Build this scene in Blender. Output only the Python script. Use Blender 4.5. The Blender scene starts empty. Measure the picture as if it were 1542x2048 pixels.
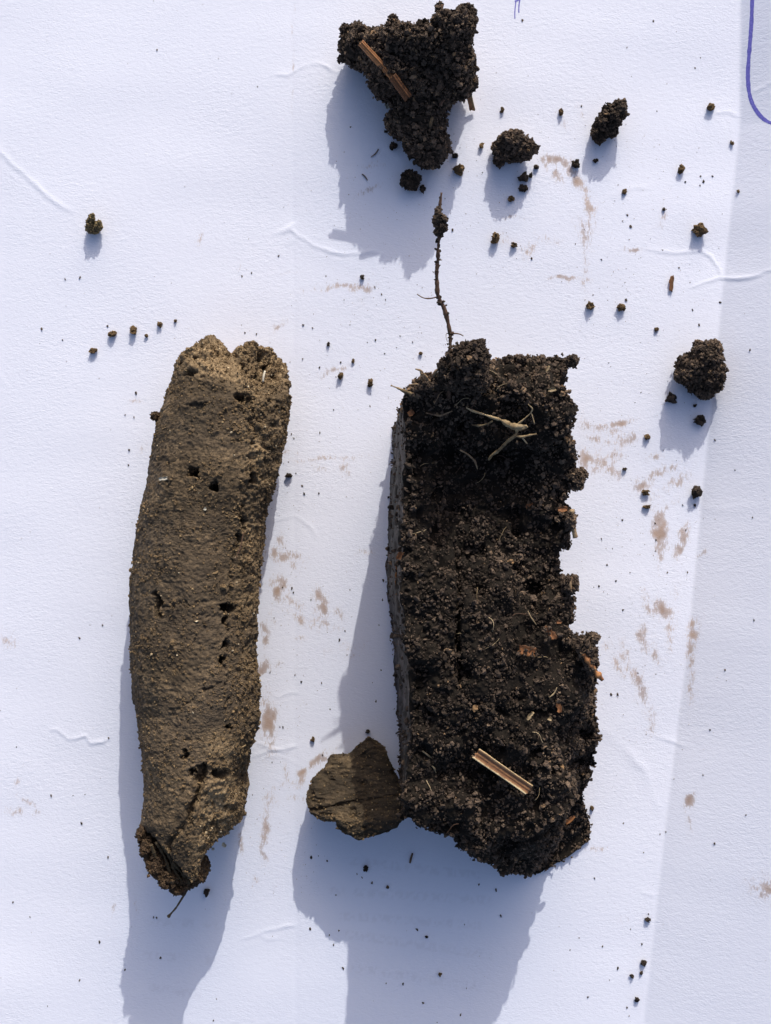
import bpy, math
import numpy as np
rng = np.random.default_rng(7)
sc = bpy.context.scene
COL = sc.collection
# ------------------------------------------------------------------ camera, sky, sun, exposure
S = 8.6            # photo pixels per millimetre on the paper
H = 255.0          # camera height above the paper, mm
CX, CY = 771.0, 1024.0
cam = bpy.data.cameras.new('camera'); cam_o = bpy.data.objects.new('camera', cam); COL.objects.link(cam_o)
cam.sensor_fit = 'VERTICAL'; cam.angle = 2*math.atan(1024.0/S/H)
cam.clip_start = 0.005; cam.clip_end = 500.0
cam_o.location = (0, 0, H*0.001)
sc.camera = cam_o
EL, SLOPE = 27.0, 0.205           # sun elevation; sideways run of the shadows
sdir = np.array([SLOPE, 1.0]); sdir /= np.linalg.norm(sdir)
sx, sy = sdir
w = bpy.data.worlds.new('World'); sc.world = w; w.use_nodes = True
nt = w.node_tree
sky = nt.nodes.new('ShaderNodeTexSky'); sky.sky_type = 'NISHITA'; sky.sun_disc = False
sky.sun_elevation = math.radians(EL); sky.sun_rotation = math.atan2(sx, sy)
bg = nt.nodes['Background']; bg.inputs['Strength'].default_value = 0.11; sky.dust_density = 5; sky.ozone_density = 2
nt.links.new(sky.outputs[0], bg.inputs['Color'])
sun = bpy.data.lights.new('sun', 'SUN'); sun.energy = 2.15; sun.angle = math.radians(0.5); sun.color = (1.0, 0.985, 0.88)
sun_o = bpy.data.objects.new('sun', sun); COL.objects.link(sun_o)
from mathutils import Vector
d = Vector((-sx*math.cos(math.radians(EL)), -sy*math.cos(math.radians(EL)), -math.sin(math.radians(EL))))
sun_o.rotation_euler = d.to_track_quat('-Z', 'Y').to_euler()
sc.view_settings.view_transform = 'Standard'; sc.view_settings.look = 'None'
sc.view_settings.exposure = 0.50; sc.view_settings.gamma = 1.0

# ------------------------------------------------------------------ helpers
_T = rng.random((64, 64, 64))
def vnoise(p, s, off=0.0):
    q = p*s + off
    i = np.floor(q).astype(int); f = q - i; f = f*f*(3-2*f)
    out = 0
    for dx in (0, 1):
        wx = f[..., 0] if dx else 1-f[..., 0]
        for dy in (0, 1):
            wy = f[..., 1] if dy else 1-f[..., 1]
            for dz in (0, 1):
                wz = f[..., 2] if dz else 1-f[..., 2]
                out = out + wx*wy*wz*_T[(i[..., 0]+dx) % 64, (i[..., 1]+dy) % 64, (i[..., 2]+dz) % 64]
    return out*2-1
def fbm(p, s, o=3, off=0.0):
    r = 0; a = 1.0
    for k in range(o):
        r = r + a*vnoise(p, s*2**k, off+13.7*k); a *= 0.5
    return r
def smooth(x, a, b):
    t = np.clip((x-a)/(b-a), 0, 1); return t*t*(3-2*t)
def W(px, py, z):
    """point in mm that the camera sees at photo pixel (px,py), z mm above the paper plane"""
    k = (H-z)/H
    return np.stack([(px-CX)/S*k, (CY-py)/S*k, z+0*px], -1)
def base_px(px, py, z):
    k = (H-z)/H
    return CX+(px-CX)*k, CY+(py-CY)*k
# fold line (photo px at paper level) and paper height in mm
FX = np.array([1480, 1478, 1445, 1372, 1330, 1285, 1270.]); FY = np.array([-300, 250, 560, 1300, 1640, 2048, 2400.])
def paper_z(px, py):
    px = np.asarray(px, float); py = np.asarray(py, float)
    d = (px-np.interp(py, FY, FX))/S
    a = 0.52+0.15*(CY-py)/1024.
    z = a*np.where(d > 0, np.sqrt(d*d+0.3)-0.55*np.exp(-d/2), 0.0)*smooth(d, -0.5, 1.0)
    p = np.stack([px/S, py/S, 0*px], -1)
    z = z + 0.42*vnoise(p*np.array([.8, 1.1, 1]), 1/34., 3.3) + 0.10*vnoise(p*np.array([0.5, 1.2, 1]), 1/12., 8.1)
    d2 = (px-587-0.004*(py-600))/S
    z = z - 0.10*np.exp(-np.abs(d2)/2.0)
    return z
def mesh_obj(name, v, faces, mat, parent=None, attrs=None, smoothshade=None):
    if smoothshade is None: smoothshade = mat.name not in ('dark_soil', 'tan_grain', 'broken_soil', 'crumb_soil', 'brown_soil')
    return _mesh_obj(name, v, faces, mat, parent, attrs, smoothshade)
def _mesh_obj(name, v, faces, mat, parent, attrs, smoothshade):
    """v in mm; faces int array (n,3) or (n,4) (or list of such arrays)"""
    me = bpy.data.meshes.new(name)
    if not isinstance(faces, list): faces = [faces]
    v = np.asarray(v, np.float64)
    me.vertices.add(len(v)); me.vertices.foreach_set('co', (v*0.001).astype(np.float32).ravel())
    loops = np.concatenate([f.ravel() for f in faces]).astype(np.int32)
    tot = np.concatenate([np.full(len(f), f.shape[1]) for f in faces]).astype(np.int32)
    st = np.concatenate([[0], np.cumsum(tot)[:-1]]).astype(np.int32)
    me.loops.add(len(loops)); me.loops.foreach_set('vertex_index', loops)
    me.polygons.add(len(tot)); me.polygons.foreach_set('loop_start', st)
    me.update(calc_edges=True)
    me.polygons.foreach_set('use_smooth', np.full(len(tot), smoothshade))
    for k, a in (attrs or {}).items():
        at = me.attributes.new(k, 'FLOAT', 'POINT'); at.data.foreach_set('value', np.asarray(a, np.float32))
    me.validate()
    me.materials.append(mat)
    o = bpy.data.objects.new(name, me); COL.objects.link(o)
    if parent is not None: o.parent = parent
    return o
def tag(o, label=None, cat=None, group=None, kind=None):
    if label: o['label'] = label
    if cat: o['category'] = cat
    if group: o['group'] = group
    if kind: o['kind'] = kind
    return o
def thing(name, label, cat, loc_mm, group=None):
    o = bpy.data.objects.new(name, None); COL.objects.link(o)
    o.empty_display_size = 0.005
    o['mm'] = 0
    del o['mm']
    o.location = tuple(c*0.001 for c in loc_mm)
    return tag(o, label, cat, group)
def under(parent, o):
    o.parent = parent; o.location = tuple(-c for c in parent.location) if parent.parent is None else (0, 0, 0)
    return o
def grid_faces(n, m, closed=False):
    i, j = np.meshgrid(np.arange(n-1), np.arange(m if closed else m-1), indexing='ij')
    a = i*m+j; b = i*m+(j+1) % m
    return np.stack([a, b, b+m, a+m], -1).reshape(-1, 4)

# ---- crumb templates: lumpy icospheres
def ico(sub):
    t = (1+5**.5)/2
    v = [(-1, t, 0), (1, t, 0), (-1, -t, 0), (1, -t, 0), (0, -1, t), (0, 1, t), (0, -1, -t), (0, 1, -t), (t, 0, -1), (t, 0, 1), (-t, 0, -1), (-t, 0, 1)]
    f = [(0, 11, 5), (0, 5, 1), (0, 1, 7), (0, 7, 10), (0, 10, 11), (1, 5, 9), (5, 11, 4), (11, 10, 2), (10, 7, 6), (7, 1, 8), (3, 9, 4), (3, 4, 2), (3, 2, 6), (3, 6, 8), (3, 8, 9), (4, 9, 5), (2, 4, 11), (6, 2, 10), (8, 6, 7), (9, 8, 1)]
    v = [np.array(x)/np.linalg.norm(x) for x in v]
    for _ in range(sub):
        c = {}; nf = []
        def mid(a, b):
            k = (min(a, b), max(a, b))
            if k not in c:
                m = v[a]+v[b]; v.append(m/np.linalg.norm(m)); c[k] = len(v)-1
            return c[k]
        for a, b, d in f:
            x, y, z = mid(a, b), mid(b, d), mid(d, a)
            nf += [(a, x, z), (b, y, x), (d, z, y), (x, y, z)]
        f = nf
    return np.array(v), np.array(f)
I0, I1, I2, I3 = ico(0), ico(1), ico(2), ico(3)
def templates(base, n, amp):
    out = []
    for k in range(n):
        v = base[0]*(1+amp*vnoise(base[0], 1.6, 31.7*k)[:, None]+0.5*amp*vnoise(base[0], 3.3, 11.7*k)[:, None])
        out.append(v)
    return np.array(out)
TP1 = templates(I1, 24, 0.85); TP0 = templates(I0, 16, 0.6); TP2 = templates(I2, 8, 0.6)
def rand_rot(n):
    q = rng.normal(size=(n, 4)); q /= np.linalg.norm(q, axis=1)[:, None]
    a, b, c, d = q.T
    return np.stack([np.stack([a*a+b*b-c*c-d*d, 2*(b*c-a*d), 2*(b*d+a*c)], -1),
                     np.stack([2*(b*c+a*d), a*a-b*b+c*c-d*d, 2*(c*d-a*b)], -1),
                     np.stack([2*(b*d-a*c), 2*(c*d+a*b), a*a-b*b-c*c+d*d], -1)], 1)
def scatter(pos, rad, tint, tp=None, faces=None, squash=0.5):
    """merged lumpy crumbs: returns verts, faces, tint per vertex"""
    if tp is None: tp, faces = TP1, I1[1]
    n = len(pos); k = rng.integers(0, len(tp), n)
    sc3 = rad[:, None]*(1+squash*(rng.random((n, 3))*2-1))
    v = tp[k]*sc3[:, None, :]
    v = np.einsum('nij,nkj->nki', rand_rot(n), v)+pos[:, None, :]
    nv = tp.shape[1]
    f = (faces[None]+(np.arange(n)*nv)[:, None, None]).reshape(-1, 3)
    return v.reshape(-1, 3), f, np.repeat(tint, nv)
def join(parts):
    vs, fs, ts = [], [], []; o = 0
    for v, f, t in parts:
        vs.append(v); ts.append(t); fs.append(f+o); o += len(v)
    q = [f for f in fs if f.shape[1] == 4]; tr = [f for f in fs if f.shape[1] == 3]
    F = []
    if tr: F.append(np.concatenate(tr))
    if q: F.append(np.concatenate(q))
    return np.concatenate(vs), F, np.concatenate(ts)
def tube(pts, rad, nseg=7, rough=0.15, res=None, tint=None):
    """bent tapering tube through mm points"""
    pts = np.asarray(pts, float); rad = np.asarray(rad, float)
    seg = np.r_[0, np.cumsum(np.linalg.norm(np.diff(pts, axis=0), axis=1))]
    n = max(4, int(seg[-1]/(res or 0.5)))
    s = np.linspace(0, seg[-1], n)
    P = np.stack([np.interp(s, seg, pts[:, i]) for i in range(3)], -1)
    for _ in range(2):
        P[1:-1] = 0.25*P[:-2]+0.5*P[1:-1]+0.25*P[2:]
    R = np.interp(s, seg, rad)
    R = R*(1+rough*vnoise(P, 1.1, 5.)+0.7*rough*vnoise(P, 3., 9.))
    T = np.gradient(P, axis=0); T /= np.linalg.norm(T, axis=1)[:, None]+1e-9
    up = np.array([0.13, 0.2, 0.97]); A = np.cross(T, up); A /= np.linalg.norm(A, axis=1)[:, None]+1e-9
    B = np.cross(T, A)
    th = np.linspace(0, 2*np.pi, nseg, endpoint=False)
    v = P[:, None]+R[:, None, None]*(np.cos(th)[None, :, None]*A[:, None]+np.sin(th)[None, :, None]*B[:, None])
    f = grid_faces(n, nseg, True)
    v = np.concatenate([v.reshape(-1, 3), P[:1], P[-1:]])
    c0 = n*nseg; j = np.arange(nseg); j2 = (j+1) % nseg
    tri = np.concatenate([np.stack([np.full(nseg, c0), j2, j], -1), np.stack([np.full(nseg, c0+1), (n-1)*nseg+j, (n-1)*nseg+j2], -1)])
    quads_as_tri = np.concatenate([f[:, [0, 1, 2]], f[:, [0, 2, 3]]])
    tr = np.concatenate([quads_as_tri, tri])
    return v, tr, np.full(len(v), 0.5 if tint is None else tint)
def Wp(lst):
    return np.array([W(np.float64(a), np.float64(b), np.float64(c)) for a, b, c in lst])

# ------------------------------------------------------------------ materials
def new_mat(name):
    m = bpy.data.materials.new(name); m.use_nodes = True
    n = m.node_tree; b = n.nodes['Principled BSDF']
    return m, n, b
def N(n, t, **kw):
    x = n.nodes.new(t)
    for k, v in kw.items(): setattr(x, k, v)
    return x
def ramp(n, stops, fac):
    r = N(n, 'ShaderNodeValToRGB'); e = r.color_ramp.elements
    while len(e) < len(stops): e.new(0.5)
    for k, (p, c) in enumerate(stops): e[k].position = p; e[k].color = (*c, 1)
    n.links.new(fac, r.inputs[0]); return r.outputs[0]
def noise(n, co, scale, detail=3, rough=0.55, dist=0.0):
    x = N(n, 'ShaderNodeTexNoise'); x.inputs['Scale'].default_value = scale; x.inputs['Detail'].default_value = detail
    x.inputs['Roughness'].default_value = rough; x.inputs['Distortion'].default_value = dist
    n.links.new(co, x.inputs['Vector']); return x.outputs['Fac']
def mix(n, fac, a, b, mode='MIX'):
    x = N(n, 'ShaderNodeMix', data_type='RGBA', blend_type=mode)
    for s, v in ((0, fac), (6, a), (7, b)):
        if hasattr(v, 'is_linked'): n.links.new(v, x.inputs[s])
        else: x.inputs[s].default_value = v if s == 0 else (*v, 1)
    return x.outputs[2]
def math_n(n, op, a, b=None, clamp=False):
    x = N(n, 'ShaderNodeMath', operation=op, use_clamp=clamp)
    for s, v in ((0, a), (1, b)):
        if v is None: continue
        if hasattr(v, 'is_linked'): n.links.new(v, x.inputs[s])
        else: x.inputs[s].default_value = v
    return x.outputs[0]
def attr(n, k):
    x = N(n, 'ShaderNodeAttribute'); x.attribute_name = k; return x.outputs['Fac']
def objco(n, rot=0.0, scl=(1, 1, 1)):
    g = N(n, 'ShaderNodeTexCoord'); m = N(n, 'ShaderNodeMapping')
    m.inputs['Rotation'].default_value = (0, 0, rot); m.inputs['Scale'].default_value = scl
    n.links.new(g.outputs['Object'], m.inputs[0]); return m.outputs[0]
def bump(n, b, h, dist, strength=1.0):
    x = N(n, 'ShaderNodeBump'); x.inputs['Distance'].default_value = dist; x.inputs['Strength'].default_value = strength
    n.links.new(h, x.inputs['Height']); n.links.new(x.outputs[0], b.inputs['Normal'])

def mat_paper():
    m, n, b = new_mat('paper')
    co = objco(n)
    fib = objco(n, math.radians(35), (1, 2.4, 1)); fib2 = objco(n, math.radians(-20), (1, 1.9, 1))
    blot = noise(n, co, 60, 2)
    base = mix(n, blot, (0.745, 0.757, 0.885), (0.775, 0.787, 0.915))
    # soil smudges: shape from the vertex attribute, fibres catch the dirt in streaks
    sm = attr(n, 'smear')
    st = noise(n, objco(n, math.radians(-14), (1.0, 0.36, 1)), 2600, 4, 0.72)
    k = math_n(n, 'MULTIPLY', math_n(n, 'SUBTRACT', math_n(n, 'ADD', math_n(n, 'MULTIPLY', sm, 0.50), st), 0.605), 8.0, True)
    k = math_n(n, 'MULTIPLY', k, math_n(n, 'MULTIPLY', math_n(n, 'POWER', sm, 0.5), 0.78), True)
    tone = ramp(n, [(0.3, (0.42, 0.235, 0.115)), (0.7, (0.22, 0.108, 0.05))], noise(n, co, 90, 2))
    c = mix(n, k, base, tone)
    # faint veil of dust round each smudge
    c = mix(n, math_n(n, 'MULTIPLY', sm, 0.14), c, (0.50, 0.36, 0.24))
    # print showing through from the back of the sheet
    gh = attr(n, 'ghost')
    c = mix(n, math_n(n, 'MULTIPLY', gh, 0.13), c, (0.42, 0.40, 0.46))
    n.links.new(c, b.inputs['Base Color'])
    b.inputs['Roughness'].default_value = 0.78; b.inputs['Specular IOR Level'].default_value = 0.25
    h = math_n(n, 'ADD', math_n(n, 'MULTIPLY', noise(n, fib, 1500, 3, 0.6), 0.9), math_n(n, 'MULTIPLY', noise(n, fib2, 700, 2, 0.5), 0.8))
    h = math_n(n, 'ADD', h, math_n(n, 'MULTIPLY', noise(n, fib, 3600, 2, 0.6), 0.45))
    h = math_n(n, 'MULTIPLY', h, math_n(n, 'ADD', math_n(n, 'MULTIPLY', noise(n, co, 40, 2), 1.3), 0.15))
    bump(n, b, h, 0.00008, 1.0)
    return m
def mat_soil(name, stops, rough=0.9, nscale=1500, bd=0.0001, spec=0.25):
    m, n, b = new_mat(name)
    co = objco(n)
    t = attr(n, 'tint')
    f = math_n(n, 'ADD', math_n(n, 'MULTIPLY', t, 0.75), math_n(n, 'MULTIPLY', noise(n, co, nscale, 3, 0.65), 0.35))
    f = math_n(n, 'ADD', f, math_n(n, 'MULTIPLY', math_n(n, 'SUBTRACT', noise(n, co, 110, 2), 0.5), 0.35))
    n.links.new(ramp(n, stops, f), b.inputs['Base Color'])
    b.inputs['Roughness'].default_value = rough; b.inputs['Specular IOR Level'].default_value = spec
    bump(n, b, noise(n, co, nscale*1.6, 4, 0.7), bd)
    return m
DARK = mat_soil('dark_soil', [(0.0, (0.008, 0.0055, 0.004)), (0.35, (0.027, 0.0190, 0.0142)), (0.58, (0.076, 0.0535, 0.0415)), (0.82, (0.165, 0.115, 0.082)), (1.0, (0.27, 0.16, 0.08))])
BODY = mat_soil('dark_soil_body', [(0.0, (0.005, 0.0035, 0.0025)), (0.6, (0.012, 0.008, 0.0055)), (1.0, (0.028, 0.019, 0.013))])  # darker than the crumbs: shade in the gaps between them, as colour
BROWN = mat_soil('brown_soil', [(0.0, (0.03, 0.022, 0.014)), (0.5, (0.10, 0.073, 0.042)), (0.8, (0.17, 0.125, 0.065)), (1.0, (0.30, 0.22, 0.11))])
GRAIN = mat_soil('tan_grain', [(0.0, (0.075, 0.049, 0.027)), (0.5, (0.18, 0.12, 0.065)), (0.8, (0.36, 0.25, 0.135)), (1.0, (0.62, 0.52, 0.38))], 0.8)
ROOT = mat_soil('root_bark', [(0.0, (0.05, 0.025, 0.017)), (0.5, (0.11, 0.062, 0.042)), (1.0, (0.42, 0.30, 0.18))], 0.75)
PALE = mat_soil('pale_root', [(0.25, (0.07, 0.048, 0.03)), (0.5, (0.27, 0.19, 0.105)), (0.9, (0.52, 0.40, 0.25))], 0.75)
WHITE = mat_soil('pale_flake', [(0.0, (0.28, 0.24, 0.18)), (1.0, (0.62, 0.57, 0.48))], 0.7)
RUST = mat_soil('rusty_bark', [(0.0, (0.035, 0.015, 0.008)), (0.45, (0.13, 0.055, 0.024)), (0.62, (0.24, 0.10, 0.042)), (1.0, (0.46, 0.21, 0.085))], 0.6)
def mat_straw():
    m, n, b = new_mat('straw')
    t = attr(n, 'tint')          # runs across the straw, so that the colour comes in lengthwise bands
    co = objco(n)
    f = math_n(n, 'ADD', t, math_n(n, 'MULTIPLY', math_n(n, 'SUBTRACT', noise(n, co, 350, 3), 0.5), 0.30))
    n.links.new(ramp(n, [(0.03, (0.66, 0.47, 0.26)), (0.13, (0.46, 0.23, 0.095)), (0.32, (0.17, 0.072, 0.032)), (0.50, (0.40, 0.19, 0.08)), (0.66, (0.12, 0.05, 0.024)), (0.84, (0.24, 0.115, 0.05)), (0.95, (0.70, 0.55, 0.33))], f), b.inputs['Base Color'])
    b.inputs['Roughness'].default_value = 0.5
    bump(n, b, noise(n, co, 1400, 3), 0.00006)
    return m
STRAW = mat_straw()
def mat_clay():
    """skin of the brown core: grey-brown clay, tan where freshly broken"""
    m, n, b = new_mat('clay')
    co = objco(n); sk = objco(n, math.radians(28), (1, 2.6, 1))
    f1 = math_n(n, 'ADD', math_n(n, 'MULTIPLY', noise(n, co, 60, 3, 0.6), 0.55), math_n(n, 'MULTIPLY', noise(n, co, 260, 4, 0.65), 0.45)); f2 = noise(n, co, 1300, 4, 0.75)
    f = math_n(n, 'ADD', math_n(n, 'MULTIPLY', f1, 0.55), math_n(n, 'MULTIPLY', f2, 0.45))
    c = ramp(n, [(0.38, (0.026, 0.0165, 0.010)), (0.455, (0.068, 0.047, 0.0285)), (0.535, (0.118, 0.082, 0.050)), (0.62, (0.275, 0.190, 0.112))], f)
    gy = math_n(n, 'MULTIPLY', math_n(n, 'SUBTRACT', noise(n, co, 45, 2), 0.46), 4.0, True)
    c = mix(n, math_n(n, 'MULTIPLY', gy, 0.6), c, (0.085, 0.064, 0.048))
    # lengthwise smears of damp and dry clay
    lw = noise(n, objco(n, math.radians(4), (1, 0.16, 1)), 190, 3, 0.6)
    c = mix(n, math_n(n, 'MULTIPLY', math_n(n, 'SUBTRACT', lw, 0.50), 4.0, True), c, mix(n, 0.5, c, (0.050, 0.034, 0.022)))
    fr = attr(n, 'fresh')
    c2 = ramp(n, [(0.3, (0.13, 0.085, 0.047)), (0.5, (0.27, 0.185, 0.105)), (0.7, (0.46, 0.335, 0.20))], f2)
    c = mix(n, math_n(n, 'MULTIPLY', math_n(n, 'SUBTRACT', math_n(n, 'ADD', fr, math_n(n, 'MULTIPLY', f1, 0.5)), 0.35), 1.5, True), c, c2)
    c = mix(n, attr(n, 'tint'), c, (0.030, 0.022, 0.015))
    n.links.new(c, b.inputs['Base Color'])
    b.inputs['Roughness'].default_value = 0.85; b.inputs['Specular IOR Level'].default_value = 0.3
    h = math_n(n, 'ADD', noise(n, co, 1700, 4, 0.7), math_n(n, 'MULTIPLY', noise(n, sk, 900, 3, 0.6), 0.8))
    h = math_n(n, 'MULTIPLY', h, math_n(n, 'ADD', math_n(n, 'MULTIPLY', math_n(n, 'SUBTRACT', noise(n, objco(n, 0.2, (1, .5, 1)), 70, 2), 0.35), 4.0, True), 0.25))
    bump(n, b, h, 0.00048)
    return m
CLAY = mat_clay()
def mat_cut():
    """knife-smeared side of the dark block"""
    m, n, b = new_mat('smeared_soil')
    co = objco(n, 0, (1, 0.22, 1))
    f = math_n(n, 'ADD', math_n(n, 'MULTIPLY', noise(n, co, 500, 4, 0.65), 0.55), math_n(n, 'MULTIPLY', noise(n, objco(n, 0, (1, 0.6, 1)), 260, 3, 0.6), 0.45))
    f = math_n(n, 'ADD', f, math_n(n, 'MULTIPLY', math_n(n, 'SUBTRACT', 0.42, attr(n, 'tint')), 0.09))
    c = ramp(n, [(0.42, (0.005, 0.0035, 0.0028)), (0.49, (0.010, 0.0065, 0.005)), (0.54, (0.030, 0.021, 0.017)), (0.61, (0.13, 0.104, 0.096))], f)
    n.links.new(c, b.inputs['Base Color']); b.inputs['Roughness'].default_value = 0.6; b.inputs['Specular IOR Level'].default_value = 0.25
    bump(n, b, noise(n, co, 1100, 3), 0.0002)
    return m
CUT = mat_cut()
def mat_ink():
    m, n, b = new_mat('blue_ink')
    c = ramp(n, [(0.35, (0.10, 0.09, 0.42)), (0.62, (0.16, 0.15, 0.55)), (0.75, (0.42, 0.42, 0.75))], noise(n, objco(n), 2600, 3, 0.7))
    n.links.new(c, b.inputs['Base Color']); b.inputs['Roughness'].default_value = 0.6
    return m
INK = mat_ink()
def mat_ground():
    m, n, b = new_mat('ground')
    c = ramp(n, [(0.3, (0.20, 0.19, 0.17)), (0.7, (0.30, 0.285, 0.26))], noise(n, objco(n), 60, 5))
    n.links.new(c, b.inputs['Base Color']); b.inputs['Roughness'].default_value = 0.95
    return m
PAPER = mat_paper(); GROUND = mat_ground()

# ------------------------------------------------------------------ ground and paper
g = np.array([[-1, -1], [1, -1], [1, 1], [-1, 1]])*60000.0
tag(mesh_obj('ground', np.c_[g, np.full(4, -1.6)], np.array([[0, 1, 2, 3]]), GROUND), kind='structure')

CREASES = [  # photo px polyline, ridge height mm, width mm
    ([(545, 148), (575, 152), (600, 133), (630, 126), (655, 134), (672, 147)], .17, .33),
    ([(545, 470), (580, 458), (600, 470), (625, 488), (660, 500), (690, 512), (715, 508), (745, 502), (765, 507)], .20, .33),
    ([(575, 488), (600, 470)], .12, .3), ([(590, 448), (560, 462)], .12, .3),
    ([(1440, 556), (1470, 562), (1500, 556), (1542, 548), (1600, 545)], .24, .38),
    ([(1290, 498), (1340, 504), (1400, 500), (1420, 512), (1435, 535), (1445, 556)], .13, .36),
    ([(1380, 575), (1410, 566), (1445, 556)], .12, .33),
    ([(1500, 190), (1525, 180), (1560, 172)], .17, .33), ([(1430, 225), (1460, 222), (1480, 232)], .12, .33),
    ([(98, 1459), (115, 1460), (140, 1478), (170, 1475), (180, 1487), (205, 1485), (216, 1479)], .17, .3),
    ([(-20, 285), (10, 312), (50, 350), (100, 395), (150, 430)], .14, .5),
    ([(490, 1518), (530, 1505), (560, 1498), (590, 1492)], .16, .33), ([(515, 1488), (545, 1500), (570, 1502), (600, 1488)], .13, .33),
    ([(500, 1520), (560, 1512), (600, 1530)], .08, .33),
    ([(545, 1385), (555, 1395), (580, 1383), (600, 1388)], .11, .3),
    ([(480, 1878), (510, 1868), (540, 1858), (565, 1855), (592, 1850)], .15, .33), ([(510, 1868), (555, 1880)], .08, .3),
    ([(520, 1035), (550, 1040), (590, 1032), (620, 1050), (635, 1072)], .08, .4),
    ([(1215, 395), (1260, 378), (1300, 372)], .05, .5), ([(1190, 1450), (1230, 1480), (1290, 1540), (1320, 1620)], .10, 1.2),
    ([(1310, 1470), (1345, 1480), (1370, 1495)], .08, .33), ([(1270, 1780), (1310, 1790)], .09, .33),
    ([(1395, 1010), (1440, 1020), (1500, 1012)], .07, 1.2),
]
SMEARS = [  # px centre, half length, half width, angle deg, strength
    (1110, 320, 30, 10, 12, .8), (1105, 340, 26, 8, 50, .7), (1160, 375, 34, 9, 62, .9), (1175, 410, 30, 7, 78, 1.0), (1166, 470, 28, 10, 70, .55), (1170, 520, 30, 6, 85, .4),
    (1140, 556, 36, 5, 4, .9), (1165, 570, 10, 5, 70, .6), (1020, 437, 24, 5, -6, .6), (1050, 500, 26, 12, -30, .45), (1266, 500, 16, 5, -4, .7), (1325, 440, 6, 30, 5, .4),
    (1160, 220, 14, 5, 60, .4), (680, 572, 55, 6, -6, .7), (720, 575, 22, 7, 5, .8), (557, 652, 14, 6, -50, .5), (665, 742, 24, 6, -20, .5),
    (1200, 855, 40, 10, 15, .55), (1240, 845, 22, 7, -10, .75), (1248, 880, 20, 12, -35, .85), (1180, 925, 26, 14, 35, .85), (1215, 930, 30, 18, 45, .65), (1235, 915, 14, 8, 0, .6), (1310, 915, 10, 16, 70, .4),
    (1320, 945, 44, 10, -25, .7), (1290, 970, 16, 10, -30, .7), (1350, 970, 34, 14, -35, .45),
    (1320, 1065, 14, 34, 2, 1.0), (1322, 1110, 8, 24, 10, .7), (1363, 1085, 11, 28, 18, .9), (1405, 1105, 10, 5, -50, .6), (1325, 1220, 20, 16, 10, 1.0), (1300, 1222, 12, 10, 0, .6),
    (1385, 1270, 10, 38, 8, 1.0), (1382, 1320, 6, 34, 4, .8), (1380, 1370, 8, 36, 0, .4), (1285, 1275, 9, 24, -6, .7), (1252, 1310, 8, 22, -10, .7), (1230, 1325, 7, 24, -28, .8), (1212, 1290, 9, 8, 0, .6), (1275, 1370, 13, 46, -22, .5), (1300, 1440, 12, 26, 0, .35), (1340, 1260, 9, 44, 5, .35),
    (1375, 1600, 7, 16, 24, .9), (1372, 1640, 6, 18, -10, .4), (1520, 1750, 34, 20, 10, 1.0), (1535, 1775, 18, 16, 20, .9), (1190, 1697, 16, 5, -10, .6),
    (565, 1112, 34, 9, 6, .9), (560, 1180, 14, 22, -10, .9), (585, 1200, 20, 8, 35, .5), (640, 1205, 12, 26, -15, .7), (650, 1250, 30, 14, 20, .5), (530, 1272, 8, 22, 0, .8), (600, 1278, 14, 5, 0, .5), (525, 1340, 10, 22, 5, .8),
    (537, 1445, 15, 32, 3, 1.0), (540, 1500, 10, 20, 15, .7), (530, 1395, 10, 16, 0, .5), (620, 1535, 42, 6, -35, 1.0), (600, 1560, 16, 8, -40, .7), (600, 1596, 18, 6, -6, .7), (535, 1620, 9, 30, 4, .7), (530, 1660, 7, 34, -5, .8), (548, 1610, 12, 12, 0, .5), (570, 1545, 5, 16, 0, .5), (482, 1690, 6, 20, -12, .7), (508, 1765, 6, 12, -20, .7), (480, 1665, 8, 18, -5, .5),
    (690, 935, 12, 16, -30, .7), (650, 920, 60, 5, -3, .5), (640, 935, 14, 8, 20, .3), (398, 470, 6, 14, 10, .6), (480, 535, 7, 6, 0, .5), (735, 1105, 18, 10, 0, .3), (580, 545, 14, 4, 0, .2),
    (12, 1280, 20, 14, 0, .35), (30, 1620, 20, 8, 10, .5), (60, 1610, 24, 7, 40, .6), (38, 1555, 18, 5, -65, .5), (225, 1815, 4, 14, 0, .4), (270, 1815, 4, 16, 5, .4), (270, 800, 14, 6, 0, .3), (285, 900, 8, 14, 0, .3),
    (587, 150, 3, 60, 2, .35), (585, 60, 3, 80, 2, .2), (745, 330, 30, 6, 0, .3), (740, 380, 26, 6, -20, .35), (575, 905, 26, 5, 5, .4), (825, 250, 1, 1, 0, 0), (1130, 250, 8, 10, 0, .3),
    (1200, 880, 30, 6, 20, .6), (1300, 1000, 8, 20, 10, .5), (1330, 1010, 18, 8, -30, .5), (1290, 1200, 8, 14, 0, .6), (1350, 1180, 7, 20, 12, .5), (1260, 1340, 8, 26, -24, .6), (1310, 1310, 7, 26, -4, .5), (1150, 345, 20, 14, 40, .6), (1185, 440, 10, 26, 8, .6), (1100, 480, 24, 8, 20, .3), (590, 1130, 14, 6, 30, .5), (545, 1230, 8, 16, -10, .6), (600, 1240, 24, 8, 35, .5), (680, 1230, 10, 16, -20, .4), (545, 1590, 6, 18, 0, .5), (525, 1700, 6, 20, -8, .5), (640, 1515, 20, 5, -38, .7), (660, 1300, 16, 8, 10, .3), (560, 1330, 10, 8, 0, .4), (720, 600, 14, 20, 0, .2),
    (560, 1080, 10, 12, 0, .5), (700, 1300, 40, 20, 0, .15), (1480, 1500, 10, 5, 0, .2), (1010, 480, 20, 14, 20, .3), (690, 1470, 20, 40, 0, .1), (1240, 1840, 20, 10, 0, .1),
]
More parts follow.
